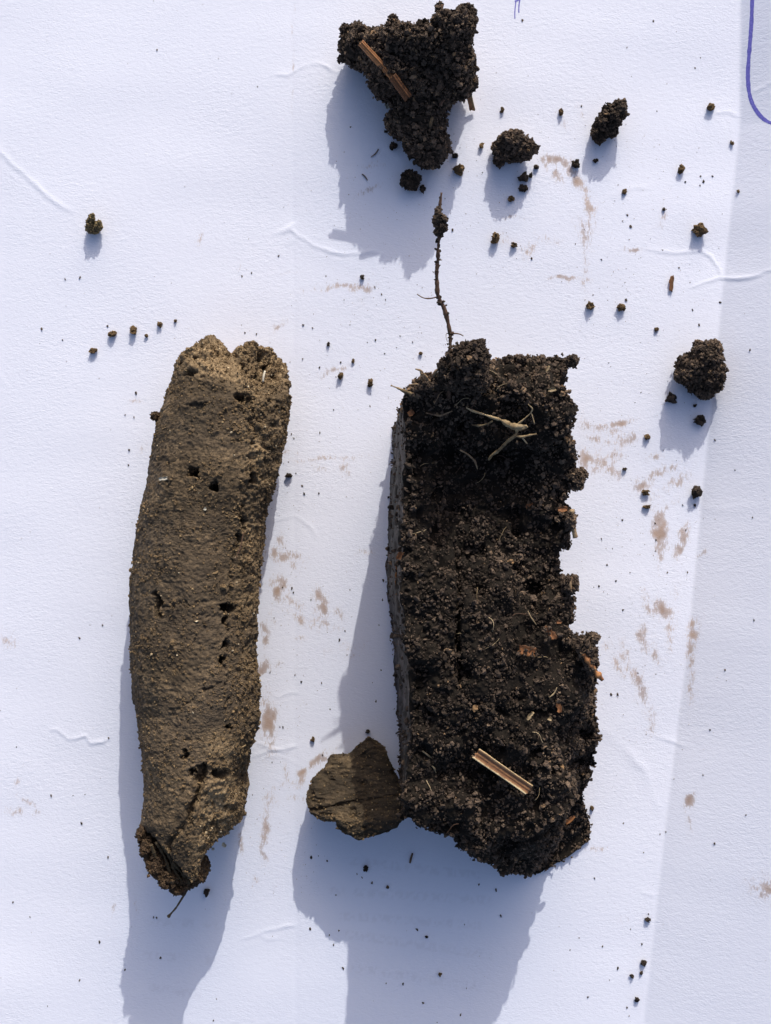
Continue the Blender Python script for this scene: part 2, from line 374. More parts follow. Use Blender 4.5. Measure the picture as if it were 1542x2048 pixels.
def build_paper():
    fx = np.r_[np.array([-1000, -800, -600, -450, -330, -240, -160, -100]), np.arange(-70, 1620, 3.3), np.array([1650, 1720, 1800, 1900, 2000, 2100, 2200.])]
    fy = np.r_[np.array([-420, -330, -250, -160, -100.]), np.arange(-60, 2110, 3.3), np.array([2150, 2220, 2300, 2380.])]
    PX, PY = np.meshgrid(fx, fy)
    Z = paper_z(PX, PY)
    ax = np.stack([PX/S, PY/S, 0*PX], -1)
    smear = np.zeros_like(PX); ghost = np.zeros_like(PX)
    def win(pts, pad):
        a = np.array(pts); i0, i1 = np.searchsorted(fy, [a[:, 1].min()-pad, a[:, 1].max()+pad]); j0, j1 = np.searchsorted(fx, [a[:, 0].min()-pad, a[:, 0].max()+pad])
        return slice(i0, i1), slice(j0, j1)
    for pts, amp, wd in CREASES:
        sl = win(pts, 60); qx, qy = PX[sl], PY[sl]
        wob = 4*fbm(ax[sl], 0.28, 2, 4.4)
        dm = np.full(qx.shape, 1e9); sg = np.zeros(qx.shape); tt = np.zeros(qx.shape)
        L = len(pts)-1
        for k in range(L):
            a = np.array(pts[k], float); b = np.array(pts[k+1], float); ab = b-a
            t = np.clip(((qx-a[0])*ab[0]+(qy-a[1])*ab[1])/(ab@ab), 0, 1)
            ddx, ddy = qx-a[0]-t*ab[0], qy+wob-a[1]-t*ab[1]
            dd = np.hypot(ddx, ddy)
            cr = np.sign(ab[0]*ddy-ab[1]*ddx)
            up = dd < dm; dm = np.where(up, dd, dm); sg = np.where(up, cr, sg); tt = np.where(up, (k+t)/L, tt)
        env = np.clip(np.minimum(tt, 1-tt)*5+0.25, 0, 1)*(0.75+0.5*vnoise(ax[sl], 0.25, 2.))
        dmm = dm/S
        Z[sl] += env*amp*(np.exp(-(dmm/wd)**2)-0.25*np.exp(-((dmm*sg-2.0*wd)/(1.8*wd))**2)+0.3*np.exp(-(dmm/(6*wd))**2))
    for cx, cy, a, b, ang, s in SMEARS:
        if s <= 0: continue
        L = max(a, b)*2.6; sl = win([(cx, cy)], L)
        th = math.radians(ang); qx, qy = PX[sl]-cx, PY[sl]-cy
        wx = 5*vnoise(ax[sl], 0.4, cx); u = (qx*math.cos(th)+qy*math.sin(th)+wx)/a; v = (-qx*math.sin(th)+qy*math.cos(th)+wx)/b
        r = np.sqrt(u*u+v*v)
        m = s*np.exp(-0.8*r*r)*(0.72+0.55*vnoise(ax[sl], 0.5, cy)+0.5*vnoise(ax[sl]*np.array([1, .6, 1]), 1.3, cx))
        smear[sl] = np.maximum(smear[sl], np.clip(m, 0, 1))
    # lines of print showing through from the back
    for cx0, cx1, y0, y1 in [(700, 960, 1722, 1750), (660, 980, 1782, 1800), (680, 960, 1832, 1850), (690, 985, 1868, 1912), (690, 985, 1932, 1978), (300, 440, 1842, 1850), (290, 430, 1910, 1922), (300, 400, 1975, 1990)]:
        sl = win([(cx0, y0), (cx1, y1)], 30); qx, qy = PX[sl], PY[sl]
        yc = y0+(y1-y0)*(qx-cx0)/(cx1-cx0)
        m = smooth(11-np.abs(qy-yc), 0, 5)*smooth(qx, cx0-6, cx0+4)*(1-smooth(qx, cx1-4, cx1+6))
        word = smooth(vnoise(np.stack([qx/30, 0*qx+cx0, 0*qx+y0], -1), 1.0, 1.7), -0.55, -0.25)
        let = smooth(vnoise(np.stack([qx/4.2, (qy-yc)/6.0, 0*qx], -1), 1.0, y0*0.37), -0.25, 0.35)
        ghost[sl] = np.maximum(ghost[sl], m*word*let)
    v = np.stack([(PX-CX)/S, (CY-PY)/S, Z], -1)
    # a sheet has two sides: give it thickness
    n, m_ = PX.shape
    top = v.reshape(-1, 3); f = grid_faces(n, m_)[:, ::-1]
    rim = np.r_[np.arange(m_), np.arange(1, n)*m_+m_-1, (n-1)*m_+np.arange(m_-2, -1, -1), np.arange(n-2, 0, -1)*m_]
    low = top[rim]-np.array([0, 0, 0.12]); k0 = len(top); nr = len(rim); j = np.arange(nr); j2 = (j+1) % nr
    skirt = np.stack([rim[j], rim[j2], k0+j2, k0+j], -1)
    allv = np.concatenate([top, low])
    pad = np.zeros(nr)
    o = mesh_obj('paper', allv, [f, skirt], PAPER, attrs={'smear': np.r_[smear.ravel(), pad], 'ghost': np.r_[ghost.ravel(), pad]})
    return o
paper = tag(build_paper(), 'large white creased sheet of paper lying under all the soil', 'paper')
def surf(px, py):
    """paper point (mm) seen at photo pixel px,py"""
    z = paper_z(px, py)
    for _ in range(2):
        bx, by = base_px(px, py, z); z = paper_z(bx, by)
    return float(z)
def ribbon(pts, wd, mat, name, parent):
    pts = np.array(pts, float); s = np.r_[0, np.cumsum(np.hypot(*np.diff(pts, axis=0).T))]
    n = int(s[-1]/3)+2; t = np.linspace(0, s[-1], n)
    from_x = np.interp(t, s, pts[:, 0]); from_y = np.interp(t, s, pts[:, 1])
    for _ in range(30):
        from_x[1:-1] = (from_x[:-2]+2*from_x[1:-1]+from_x[2:])/4; from_y[1:-1] = (from_y[:-2]+2*from_y[1:-1]+from_y[2:])/4
    tx, ty = np.gradient(from_x), np.gradient(from_y); L = np.hypot(tx, ty); nx, ny = -ty/L, tx/L
    hw = wd/2*(1+0.18*vnoise(np.stack([t/14, 0*t, 0*t], -1), 1.0, 2.2)+0.15*vnoise(np.stack([t/4, 0*t, 0*t], -1), 1.0, 7.2))
    rows = []
    for k in (-1, 0, 1):
        X, Y = from_x+k*hw*nx, from_y+k*hw*ny
        rows.append(np.stack([(X-CX)/S, (CY-Y)/S, paper_z(X, Y)+0.035+(0.02 if k == 0 else 0)], -1))
    v = np.stack(rows, 1)
    return mesh_obj(name, v.reshape(-1, 3), grid_faces(n, 3)[:, ::-1], mat, parent)
tag(ribbon([(1503, -60), (1500, 0), (1499, 50), (1496, 100), (1493, 150), (1495, 190), (1501, 215), (1511, 236), (1522, 252), (1533, 261), (1550, 265), (1600, 268)], 6.2, INK, 'pen_line', paper), 'curved blue pen line')
for pts, wd in [([(1030, 36), (1029, 20), (1033, 0), (1034, -20)], 2.2), ([(1038, 24), (1037, 8), (1042, -10)], 2.6), ([(1030, 2), (1042, 0), (1046, -10)], 4)]:
    tag(ribbon(pts, wd, INK, 'pen_stroke', paper), 'short faint blue pen stroke')

# ------------------------------------------------------------------ heaped bodies drawn by their outline
def field(ctrl, sig):
    c = np.array(ctrl, float)
    def f(px, py):
        sh = np.shape(px); a = np.ravel(px); b = np.ravel(py); o = np.zeros(len(a)); ws = np.zeros(len(a))
        for x, y, z in c:
            k = np.exp(-((a-x)**2+(b-y)**2)/(2*sig*sig))+1e-9
            o += k*z; ws += k
        return (o/ws).reshape(sh)
    return f
def curve(pts):
    p = np.array(pts, float); return lambda t: np.interp(t, p[:, 0], p[:, 1])
def loaf(nu, nv, ns, xl, xr, T, B, ztop, zbase, inset, cosu=False, disp=None):
    """closed heap. xl,xr: outline x by photo y; T,B: outline y by fraction u. returns dict with grid"""
    tu = np.linspace(0, 1, nu); uu = (1-np.cos(np.pi*tu))/2 if cosu else tu
    vv = np.linspace(0, 1, nv)
    U, V = np.meshgrid(uu, vv)
    PY = T(U)+(B(U)-T(U))*V
    PX = xl(PY)+(xr(PY)-xl(PY))*U
    Zt = ztop(PX, PY, U, V)
    P = W(PX, PY, Zt)
    # skirts
    full = np.zeros((nv+2*ns, nu+2*ns, 3)); drop = np.zeros((nv+2*ns, nu+2*ns))
    iy = np.clip(np.arange(nv+2*ns)-ns, 0, nv-1); ix = np.clip(np.arange(nu+2*ns)-ns, 0, nu-1)
    full = P[np.ix_(iy, ix)].copy()
    ky = np.maximum(np.maximum(ns-np.arange(nv+2*ns), 0), np.maximum(np.arange(nv+2*ns)-(nv+ns-1), 0))/ns
    kx = np.maximum(np.maximum(ns-np.arange(nu+2*ns), 0), np.maximum(np.arange(nu+2*ns)-(nu+ns-1), 0))/ns
    K = np.maximum(ky[:, None], kx[None, :])
    gx, gy = PX[np.ix_(iy, ix)], PY[np.ix_(iy, ix)]
    zb = zbase(gx, gy)
    side = np.zeros(K.shape, int)
    side[:, :ns] = 1; side[:, nu+ns:] = 2; side[:ns, :] = np.where(ky[:ns, None] >= kx[None, :], 3, side[:ns, :]); side[nv+ns:, :] = np.where(ky[nv+ns:, None] >= kx[None, :], 4, side[nv+ns:, :])
    full[..., 2] = full[..., 2]*(1-K)+zb*K
    ins = inset(side, K, gy)
    full[..., 0] += ins[0]; full[..., 1] += ins[1]
    if disp is not None:
        du = np.gradient(full, axis=1); dv = np.gradient(full, axis=0)
        nrm = np.cross(dv, du); ln = np.linalg.norm(nrm, axis=-1, keepdims=True); nrm = nrm/np.maximum(ln, 1e-9)
        nrm[..., :] = np.where(ln > 1e-7, nrm, np.array([0, 0, 1.0]))
        dd = disp(full, gx, gy, K, side)*((kx[None, :] == 0) | (ky[:, None] == 0))
        full = full+nrm*dd[..., None]
        full[..., 2] = np.where(K >= 0.999, np.minimum(full[..., 2], zb), np.maximum(full[..., 2], np.where(K == 0, zb+0.6, zb)))
    ny, nx = K.shape
    v = full.reshape(-1, 3); f = grid_faces(ny, nx)[:, ::-1]
    rim = np.r_[np.arange(nx), np.arange(1, ny)*nx+nx-1, (ny-1)*nx+np.arange(nx-2, -1, -1), np.arange(ny-2, 0, -1)*nx]
    c = v[rim].mean(0); v = np.concatenate([v, c[None]]); nr = len(rim); j = np.arange(nr)
    cap = np.stack([rim[j], rim[(j+1) % nr], np.full(nr, len(v)-1)], -1)
    return dict(v=v, f=f, cap=cap, full=full, px=gx, py=gy, K=K, side=side)
def surf_samples(L, n, keep):
    """random points on the heap by area: position, normal, px, py"""
    full = L['full']; a = full[:-1, :-1]; b = full[:-1, 1:]; c = full[1:, :-1]; d_ = full[1:, 1:]
    nr = np.cross(b-a, c-a); ar = np.linalg.norm(nr, axis=-1)
    wgt = ar*keep(L['px'][:-1, :-1], L['py'][:-1, :-1], L['K'][:-1, :-1], L['side'][:-1, :-1])
    cs = np.cumsum(wgt.ravel()); idx = np.searchsorted(cs, rng.random(n)*cs[-1])
    r, s = rng.random((n, 1)), rng.random((n, 1))
    A, B_, C, D = (q.reshape(-1, 3)[idx] for q in (a, b, c, d_))
    pos = A*(1-r)*(1-s)+B_*r*(1-s)+C*(1-r)*s+D*r*s
    nn = -nr.reshape(-1, 3)[idx]; nn /= np.linalg.norm(nn, axis=1)[:, None]+1e-9
    nn *= np.where((nn[:, 2:] < -0.2) , -1, 1)
    return pos, nn, L['px'][:-1, :-1].ravel()[idx], L['py'][:-1, :-1].ravel()[idx], L['side'][:-1, :-1].ravel()[idx]

# ------------------------------------------------------------------ dark soil block
blk_xl = curve([(690, 806), (795, 806), (850, 811), (900, 812), (950, 809), (1000, 807), (1050, 809), (1100, 810), (1150, 804), (1200, 803), (1250, 811), (1300, 818), (1400, 823), (1500, 820), (1560, 813), (1640, 806), (1760, 806)])
blk_xr = curve([(690, 1136), (715, 1138), (730, 1138), (800, 1135), (850, 1133), (900, 1138), (915, 1137), (940, 1154), (962, 1158), (978, 1142), (1000, 1135), (1040, 1143), (1065, 1140), (1080, 1128), (1110, 1130), (1130, 1120), (1158, 1116), (1166, 1146), (1180, 1146), (1250, 1146), (1272, 1158), (1300, 1170), (1360, 1180), (1420, 1184), (1450, 1190), (1520, 1187), (1560, 1177), (1590, 1165), (1620, 1174), (1650, 1181), (1680, 1179), (1700, 1166), (1720, 1152), (1760, 1110)])
blk_T = curve([(0, 797), (.057, 772), (.13, 754), (.25, 750), (.38, 750), (.50, 744), (.55, 730), (.60, 721), (.70, 719), (.756, 724), (.82, 719), (.89, 714), (1, 716)])
blk_B = curve([(0, 1638), (.10, 1658), (.22, 1671), (.30, 1686), (.43, 1714), (.57, 1731), (.65, 1746), (.73, 1751), (.84, 1746), (.95, 1714), (1, 1682)])
_bz = field([(850, 720, 33), (950, 720, 33), (1050, 720, 34), (1140, 720, 34), (810, 790, 35.5), (900, 790, 39), (1000, 785, 40.5), (1130, 785, 41),
             (820, 850, 35.5), (900, 850, 34.5), (1000, 850, 36), (1130, 850, 37.5), (820, 930, 35), (900, 930, 29), (1000, 930, 29), (1130, 930, 33), (820, 1020, 34.5), (900, 1020, 28), (1000, 1020, 29), (1130, 1020, 31),
             (820, 1090, 34), (900, 1090, 29.5), (1000, 1090, 30.5), (1120, 1090, 28), (820, 1150, 36), (900, 1150, 36), (1000, 1150, 34), (1070, 1165, 27), (1130, 1150, 29), (830, 1200, 36), (900, 1200, 36.5), (1000, 1200, 36), (1080, 1210, 32), (1140, 1200, 32),
             (830, 1300, 36), (950, 1300, 36), (1100, 1300, 34), (1165, 1320, 33), (1200, 1330, 27), (830, 1400, 36), (950, 1400, 36), (1080, 1400, 35), (1145, 1430, 33), (1165, 1460, 27), (1187, 1450, 18), (830, 1480, 36), (900, 1470, 35), (1000, 1480, 35), (1100, 1480, 33),
             (830, 1540, 35), (890, 1545, 29), (960, 1540, 28), (1050, 1540, 30.5), (1115, 1560, 33), (1142, 1550, 29), (1180, 1550, 16), (830, 1590, 35), (900, 1590, 31), (1000, 1600, 28), (1060, 1600, 31), (1100, 1610, 32.5), (1125, 1620, 29), (1175, 1610, 11), (820, 1650, 33.5), (900, 1650, 30), (1000, 1650, 28), (1050, 1660, 29), (1090, 1670, 27.5), (1115, 1680, 15), (1175, 1670, 5),
             (900, 1700, 29), (950, 1700, 26), (1000, 1715, 24), (1030, 1725, 16), (1065, 1730, 8), (1130, 1710, 2.5), (1000, 1755, 12), (1045, 1755, 3), (1110, 1755, 0.5)], 26)
def groove(px, py):
    xc = 919-0.012*(py-1100)+3*np.sin(py/23.)
    return np.exp(-((px-xc)/5.5)**4)*smooth(py, 1090, 1130)*(1-smooth(py, 1350, 1385))
def blk_z(px, py, u, v):
    e = np.minimum(np.minimum(u, 1-u)*340, np.minimum(v, 1-v)*930)
    edge = 1-smooth(e, 0, 14)
    z = _bz(px, py)-1.3*edge*(u > 0.03)
    L = 1/math.tan(math.radians(EL))*S
    for _ in range(60):       # the end tapers no higher than the light that grazes past it
        bx, by = base_px(px, py, z+3.4); X = bx-sx*L*(z+3.4); Y = by+sy*L*(z+3.4)
        bad = (Y > np.interp(X, [800, 850, 890, 920, 970, 1020, 1050, 1080, 1120, 1160, 1183, 1190], [1640, 1662, 1672, 1686, 1714, 1730, 1744, 1748, 1742, 1708, 1670, 1600])) & (X > np.interp(Y, [1700, 1755, 1800, 1840, 1860, 1890, 1920, 1960, 2000, 2048], [1020, 1012, 1004, 1000, 1008, 1022, 1020, 1012, 1000, 985]))
        z = np.where(bad & (py > 1180), np.maximum(z*0.965-0.05, 0.9), z)
    return z
def blk_inset(side, K, gy):
    base_l = np.interp(gy, [790, 830, 900, 1000, 1100, 1170, 1230, 1300, 1400, 1500, 1600, 1650], [800, 788, 785, 778, 774, 772, 777, 785, 790, 796, 802, 806])
    topx = CX+(blk_xl(gy)-CX)*(255-36)/255.
    dx = np.where(side == 1, (base_l-topx)/S*K**0.8, 0)
    dx = np.where(side == 2, -3.0*K**1.5, dx)
    dy = np.where(side == 3, -3.5*K**1.3, np.where(side == 4, 2.0*K, 0))
    return dx, dy
def blk_disp(P, gx, gy, K, side):
    cut = (side == 1)
    rough = 1.7*fbm(P*np.array([1.0, .95, 1]), 0.16, 3, 2.1)+0.7*fbm(P, 0.55, 3, 7.7)
    pit = -2.6*smooth(vnoise(P*np.array([1.0, .95, 1]), 0.26, 17.), 0.2, 0.6)
    d_ = (rough+pit)*np.where(gy > 1500, np.clip(P[..., 2]/14, .22, 1), 1)+0.30*fbm(P, 1.5, 2, 31.)
    d_ = np.where(cut, 0.34*fbm(P, 0.4, 4, 4.0)-0.8*smooth(vnoise(P*np.array([1, .5, 1]), 0.9, 9.), 0.45, 0.7), d_)
    flat = smooth(gx, 930, 990)*(1-smooth(gx, 1100, 1160))*smooth(gy, 1240, 1280)*(1-smooth(gy, 1370, 1420))
    d_ = d_*(1-0.75*flat)
    d_ = d_*np.where(cut, 1, 1-0.6*K)
    return d_-4.5*groove(gx, gy)*(K == 0)
LB = loaf(190, 460, 26, blk_xl, blk_xr, blk_T, blk_B, blk_z, lambda x, y: 0*x+0.05, blk_inset, disp=blk_disp)
block = thing('soil_block', 'large black crumbly soil block with a tall thin root at its top', 'soil block', (W(np.float64(985), np.float64(1230), np.float64(0))))
def add(o): return under(CUR, o)
CUR = block
iscut = (LB['side'] == 1)
# the smeared cut side is a part of its own: split the faces by side
fq = LB['f']; s_of = LB['side'].ravel(); cutf = (s_of[fq] == 1).sum(1) >= 3
tt = rng.random(len(LB['v']))*0.25+0.2
def sub_mesh(v, f, extra=None):
    u, inv = np.unique(f.ravel(), return_inverse=True); return v[u], inv.reshape(f.shape), u
add(mesh_obj('soil_body', LB['v'], [LB['cap'], fq[~cutf]], BODY, attrs={'tint': tt}))
vc, fc, _ = sub_mesh(LB['v'], fq[cutf]); tag(add(mesh_obj('cut_side', vc, fc, CUT, attrs={'tint': LB['K'].ravel()[np.unique(fq[cutf].ravel())]})), 'smooth grey smeared side of the block')
def blk_keep(px, py, K, side):
    p_ = np.stack([px/S, py/S, K*34], -1)
    k = np.where(side == 1, 0.02+0.30*(vnoise(p_, 0.35, 5.) > 0.3), np.where(side == 0, 1.0, np.where(K < 0.5, 0.9, 0.35)))
    return k*(1-0.96*groove(px, py)*(side == 0))
def granules(L, n, keep, rlo, rhi, lift, tint_fn, tp=None, faces=None):
    pos, nn, px, py, sd = surf_samples(L, n, keep)
    big = rng.random(n)**2.6
    rad = rlo+(rhi-rlo)*big
    cl = vnoise(pos, 0.55, 6.6)*0.5+vnoise(pos, 1.3, 3.6)*0.5
    h = (cl*lift+rad*(rng.random(n)*0.9-0.15))
    pos = pos+nn*h[:, None]
    z0 = rad*0.7; pos[:, 2] = np.maximum(pos[:, 2], z0)
    return scatter(pos, rad, tint_fn(pos, px, py, cl), tp, faces)
def blk_tint(pos, px, py, cl):
    t = 0.43+0.15*rng.normal(size=len(px))+0.16*cl
    t += 0.20*vnoise(pos, 0.16, 8.8)
    t += 0.20*np.exp(-((py-760)/60)**2)+0.06*np.exp(-((py-960)/120)**2)  # sunlit top ledge and lift of the shaded hollow, put into crumb colour
    t += 0.15*np.exp(-((py-1670)/60)**2-((px-1110)/70)**2)  # grazing sunlight on the lower right end, painted into the crumbs
    t[rng.random(len(t)) < 0.010] = 1.0
    return np.clip(t, 0.02, 1)
parts = [granules(LB, 11000, blk_keep, 0.18, 0.50, 1.0, blk_tint), granules(LB, 42000, blk_keep, 0.11, 0.25, 1.2, blk_tint, TP0, I0[1])]
v, f, t = join(parts)
tag(add(mesh_obj('soil_crumbs', v, f, DARK, attrs={'tint': t}, smoothshade=False)), kind='stuff')

# ------------------------------------------------------------------ clods built from lobes
def clod_mesh(lobes, rlo_, rhi_, dens, tmean=0.45, lift=0.35, zfloor=None, rag=0.12):
    """lobes: photo px, py, z mm, rx px, ry px, rz mm"""
    rlo = 0.72*rlo_; rhi = 0.80*rhi_
    parts = []
    L = np.array(lobes, float)
    for x, y, z, rx, ry, rz in L:
        c = W(x, y, z); r = np.array([rx/S*(H-z)/H, ry/S*(H-z)/H, rz])
        v = I3[0]*(r*0.88)*(1+0.16*vnoise(I3[0], 1.7, x)+0.08*vnoise(I3[0], 4., y))[:, None]+c
        if zfloor is not None: v[:, 2] = np.maximum(v[:, 2], zfloor+0.02)
        parts.append((v, I3[1], np.full(len(v), 0.15)))
    pos = []; rr = []
    C = np.array([W(l[0], l[1], l[2]) for l in L]); R = np.array([[l[3]/S*(H-l[2])/H, l[4]/S*(H-l[2])/H, l[5]] for l in L])
    for k in range(len(L)):
        area = 4*np.pi*(((R[k, 0]*R[k, 1])**1.6+(R[k, 0]*R[k, 2])**1.6+(R[k, 1]*R[k, 2])**1.6)/3)**(1/1.6)
        rm = rlo+(rhi-rlo)*0.28
        n = int(dens*area/(math.pi*rm*rm))+3
        dv = rng.normal(size=(n, 3)); dv /= np.linalg.norm(dv, axis=1)[:, None]
        p = C[k]+dv*R[k]*(0.93+rag*rng.normal(size=n)*0.6+0.16*vnoise(dv, 2.2, 7.7*k)[:, None].ravel())[:, None]
        ins = np.zeros(n, bool)
        for m_ in range(len(L)):
            if m_ != k: ins |= (((p-C[m_])/R[m_])**2).sum(1) < 0.7
        p = p[~ins]; pos.append(p); rr.append(rlo+(rhi-rlo)*rng.random(len(p))**2.2)
    pos = np.concatenate(pos); rr = np.concatenate(rr)
    if zfloor is not None: pos[:, 2] = np.maximum(pos[:, 2], zfloor+rr*0.75)
    tn = np.clip(tmean+0.16*rng.normal(size=len(pos))+0.14*vnoise(pos, 0.5, 3.), 0.02, 1)
    tn[rng.random(len(tn)) < 0.012] = 1
    big = rr > 0.28
    big = rr > 0.25
    if big.any(): parts.append(scatter(pos[big], rr[big], tn[big]))
    if (~big).any(): parts.append(scatter(pos[~big], rr[~big], tn[~big], TP0, I0[1]))
    return join(parts)

# raised clod, roots and plant scraps fixed in the block
v, f, t = clod_mesh([(932, 728, 44, 40, 36, 5), (905, 745, 42, 28, 30, 5), (950, 715, 46, 24, 26, 4), (952, 752, 43, 24, 28, 5), (960, 688, 47, 8, 9, 2), (930, 765, 41, 45, 20, 4)], 0.2, 0.62, 1.5, 0.38, rag=.2)
tag(add(mesh_obj('raised_clod', v, f, DARK, attrs={'tint': t})), 'dark clod standing up behind the tall root')
v, f, t = clod_mesh([(860, 770, 38, 26, 16, 3), (835, 785, 36, 22, 14, 3), (1040, 718, 35, 12, 6, 1.6), (1145, 722, 38, 10, 10, 2), (1015, 722, 36, 8, 7, 1.4), (1150, 960, 30, 14, 20, 3), (1162, 950, 29, 9, 12, 2), (1172, 1296, 33, 17, 24, 3.6), (1186, 1275, 34, 10, 10, 2), (1180, 1325, 33, 12, 18, 3), (1140, 1170, 31, 14, 16, 3), (1150, 1160, 32, 5, 8, 1.5), (1135, 890, 34, 10, 16, 3), (1140, 1040, 30, 8, 16, 3)], 0.2, 0.6, 1.4, 0.5, rag=.22)
tag(add(mesh_obj('edge_clods', v, f, DARK, attrs={'tint': t})), 'ragged crumbs along the edges of the block')
tall = [(898, 800, 38), (898, 770, 41), (899, 740, 42.5), (900, 705, 43.5), (901, 670, 44.3), (895, 640, 45), (888, 615, 45.6), (880, 600, 46), (875, 590, 46.3), (874, 565, 47), (873, 545, 47.5), (876, 520, 48.2), (876, 495, 49), (879, 470, 49.5), (879, 440, 50), (879, 415, 50.6), (883, 385, 51.2)]
v, f, t = tube(Wp(tall), [.42, .42, .38, .36, .38, .40, .42, .42, .42, .38, .36, .34, .34, .36, .40, .36, .16], 9, 0.35, 0.35, 0.35)
tr = tag(add(mesh_obj('tall_root', v, f, ROOT, attrs={'tint': t})), 'tall thin brown root rising from the block')
def sub(o, parent): o.parent = parent; return o
v, f, t = clod_mesh([(878, 438, 50, 10, 12, 1.5), (882, 455, 49.6, 12, 10, 1.4), (876, 425, 50.3, 6, 9, 1.1), (872, 443, 50, 7, 6, 1.0), (886, 440, 50, 7, 9, 1.1), (878, 466, 49.5, 8, 6, 1)], .14, .42, 1.2, 0.4)
sub(mesh_obj('soil_lump', v, f, DARK, attrs={'tint': t}), tr)
nl = 110; ts = rng.random(nl); tp_ = Wp(tall); q = np.stack([np.interp(ts*0.85+0.12, np.linspace(0, 1, len(tp_)), tp_[:, i]) for i in range(3)], -1)+rng.normal(size=(nl, 3))*0.30
v, f, t = scatter(q, rng.random(nl)*0.2+0.13, np.clip(0.35+0.15*rng.normal(size=nl), 0, 1), TP0, I0[1])
tag(sub(mesh_obj('soil_grains', v, f, DARK, attrs={'tint': t}), tr), kind='stuff')
for pts, r in [([(874, 594, 46.3), (862, 597, 46.3), (850, 597, 46.4), (842, 594, 46.6), (834, 588, 46.8)], .17), ([(899, 668, 44.3), (908, 667, 44.4), (918, 667, 44.5), (927, 672, 44.4)], .17), ([(898, 668, 44.3), (893, 664, 44.6), (891, 672, 44.4), (895, 684, 44)], .08), ([(878, 520, 48.2), (884, 520, 48.3)], .14)]:
    v, f, t = tube(Wp(pts), np.linspace(r, r*0.6, len(pts)), 6, 0.2, 0.3, 0.55); sub(mesh_obj('root_hair', v, f, ROOT, attrs={'tint': t}), tr)
v, f, t = clod_mesh([(903, 667, 44.3, 4, 4, .6)], .12, .25, 1., .3); sub(mesh_obj('root_knot', v, f, ROOT, attrs={'tint': t}), tr)
# pale branching root lying on the block and other roots
ROOTS = [
    ([(932, 815, 40), (945, 822, 40), (965, 828, 39.5), (985, 835, 39), (1002, 840, 38.6), (1012, 846, 38.4), (1025, 853, 38.2), (1040, 853, 38.4), (1054, 852, 38.6)], [.2, .24, .28, .34, .5, .58, .6, .55, .4], PALE, .55),
    ([(1030, 860, 38.2), (1042, 858, 38.3), (1056, 853, 38.6)], [.3, .42, .3], PALE, .5),
    ([(1035, 858, 38.2), (1032, 870, 37.8), (1018, 880, 37), (1008, 890, 36.2), (995, 903, 35), (984, 910, 34.2), (977, 920, 33.6)], [.42, .4, .34, .34, .32, .28, .2], PALE, .4),
    ([(1030, 872, 37.8), (1045, 874, 37.9), (1060, 870, 38.3), (1073, 868, 38.6)], [.26, .28, .26, .2], PALE, .35),
    ([(1043, 872, 37.9), (1048, 880, 37.6), (1055, 888, 37.4)], [.2, .18, .1], PALE, .6),
    ([(1034, 850, 38.4), (1046, 840, 39), (1060, 828, 39.6), (1066, 818, 40.2), (1056, 808, 40.8)], [.2, .16, .16, .15, .1], PALE, .6),
    ([(1062, 824, 39.8), (1066, 836, 39.6), (1069, 848, 39.4)], [.12, .12, .08], PALE, .6),
    ([(944, 850, 37.5), (960, 852, 37.6), (975, 848, 38.2), (985, 842, 38.8)], [.2, .22, .2, .16], PALE, .3),
    ([(782, 771, 40.5), (795, 776, 39.8), (808, 782, 39), (822, 787, 38.4), (838, 797, 37.6)], [.18, .3, .34, .36, .2], PALE, .45),
    ([(831, 738, 43), (842, 741, 42.6), (848, 748, 42), (855, 758, 41), (862, 770, 40)], [.12, .22, .3, .34, .3], ROOT, .8),
    ([(841, 743, 42.6), (842, 752, 42), (850, 757, 41.4)], [.14, .16, .2], ROOT, .8),
    ([(818, 770, 39), (830, 768, 39), (848, 770, 39.4)], [.16, .2, .16], ROOT, .8),
    ([(866, 752, 41), (872, 742, 42), (882, 735, 42.6), (894, 730, 43)], [.3, .36, .32, .24], ROOT, .75),
    ([(868, 745, 41.5), (878, 752, 41), (888, 764, 40.4)], [.2, .24, .2], ROOT, .75),
    ([(902, 718, 44), (910, 726, 44), (917, 736, 43.6)], [.2, .26, .2], PALE, .3),
    ([(920, 900, 34), (935, 908, 33.4), (950, 922, 32.6), (955, 938, 31.6)], [.16, .2, .2, .12], ROOT, .7),
    ([(1144, 1020, 32), (1146, 1040, 31), (1147, 1058, 30.4), (1151, 1075, 30)], [.4, .48, .5, .52], ROOT, .95),
    ([(1167, 1308, 36), (1178, 1324, 36), (1190, 1342, 35.5), (1205, 1360, 35)], [.4, .58, .62, .45], RUST, .8),
    ([(1145, 1155, 34), (1140, 1168, 34), (1143, 1185, 33.8)], [.22, .3, .25], ROOT, .7),
    ([(945, 1640, 25), (958, 1641, 24.6), (976, 1648, 23.6), (992, 1668, 21)], [.16, .2, .2, .14], ROOT, .5),
    ([(955, 1175, 37), (953, 1195, 37.3), (957, 1208, 37)], [.12, .16, .1], PALE, .3),
    ([(845, 1502, 35.4), (858, 1512, 34.8), (872, 1522, 34)], [.14, .18, .12], PALE, .5), ([(858, 1528, 34.6), (868, 1535, 34.2), (872, 1546, 33)], [.12, .16, .1], PALE, .7),
    ([(1056, 1222, 37), (1062, 1235, 36.8), (1073, 1250, 36.2)], [.1, .14, .1], PALE, .6),
    ([(905, 822, 38.6), (880, 832, 37.6), (852, 826, 38)], [.12, .16, .12], ROOT, .6), ([(1098, 1395, 35.6), (1108, 1388, 35.8), (1114, 1375, 36)], [.14, .16, .1], PALE, .5),
]
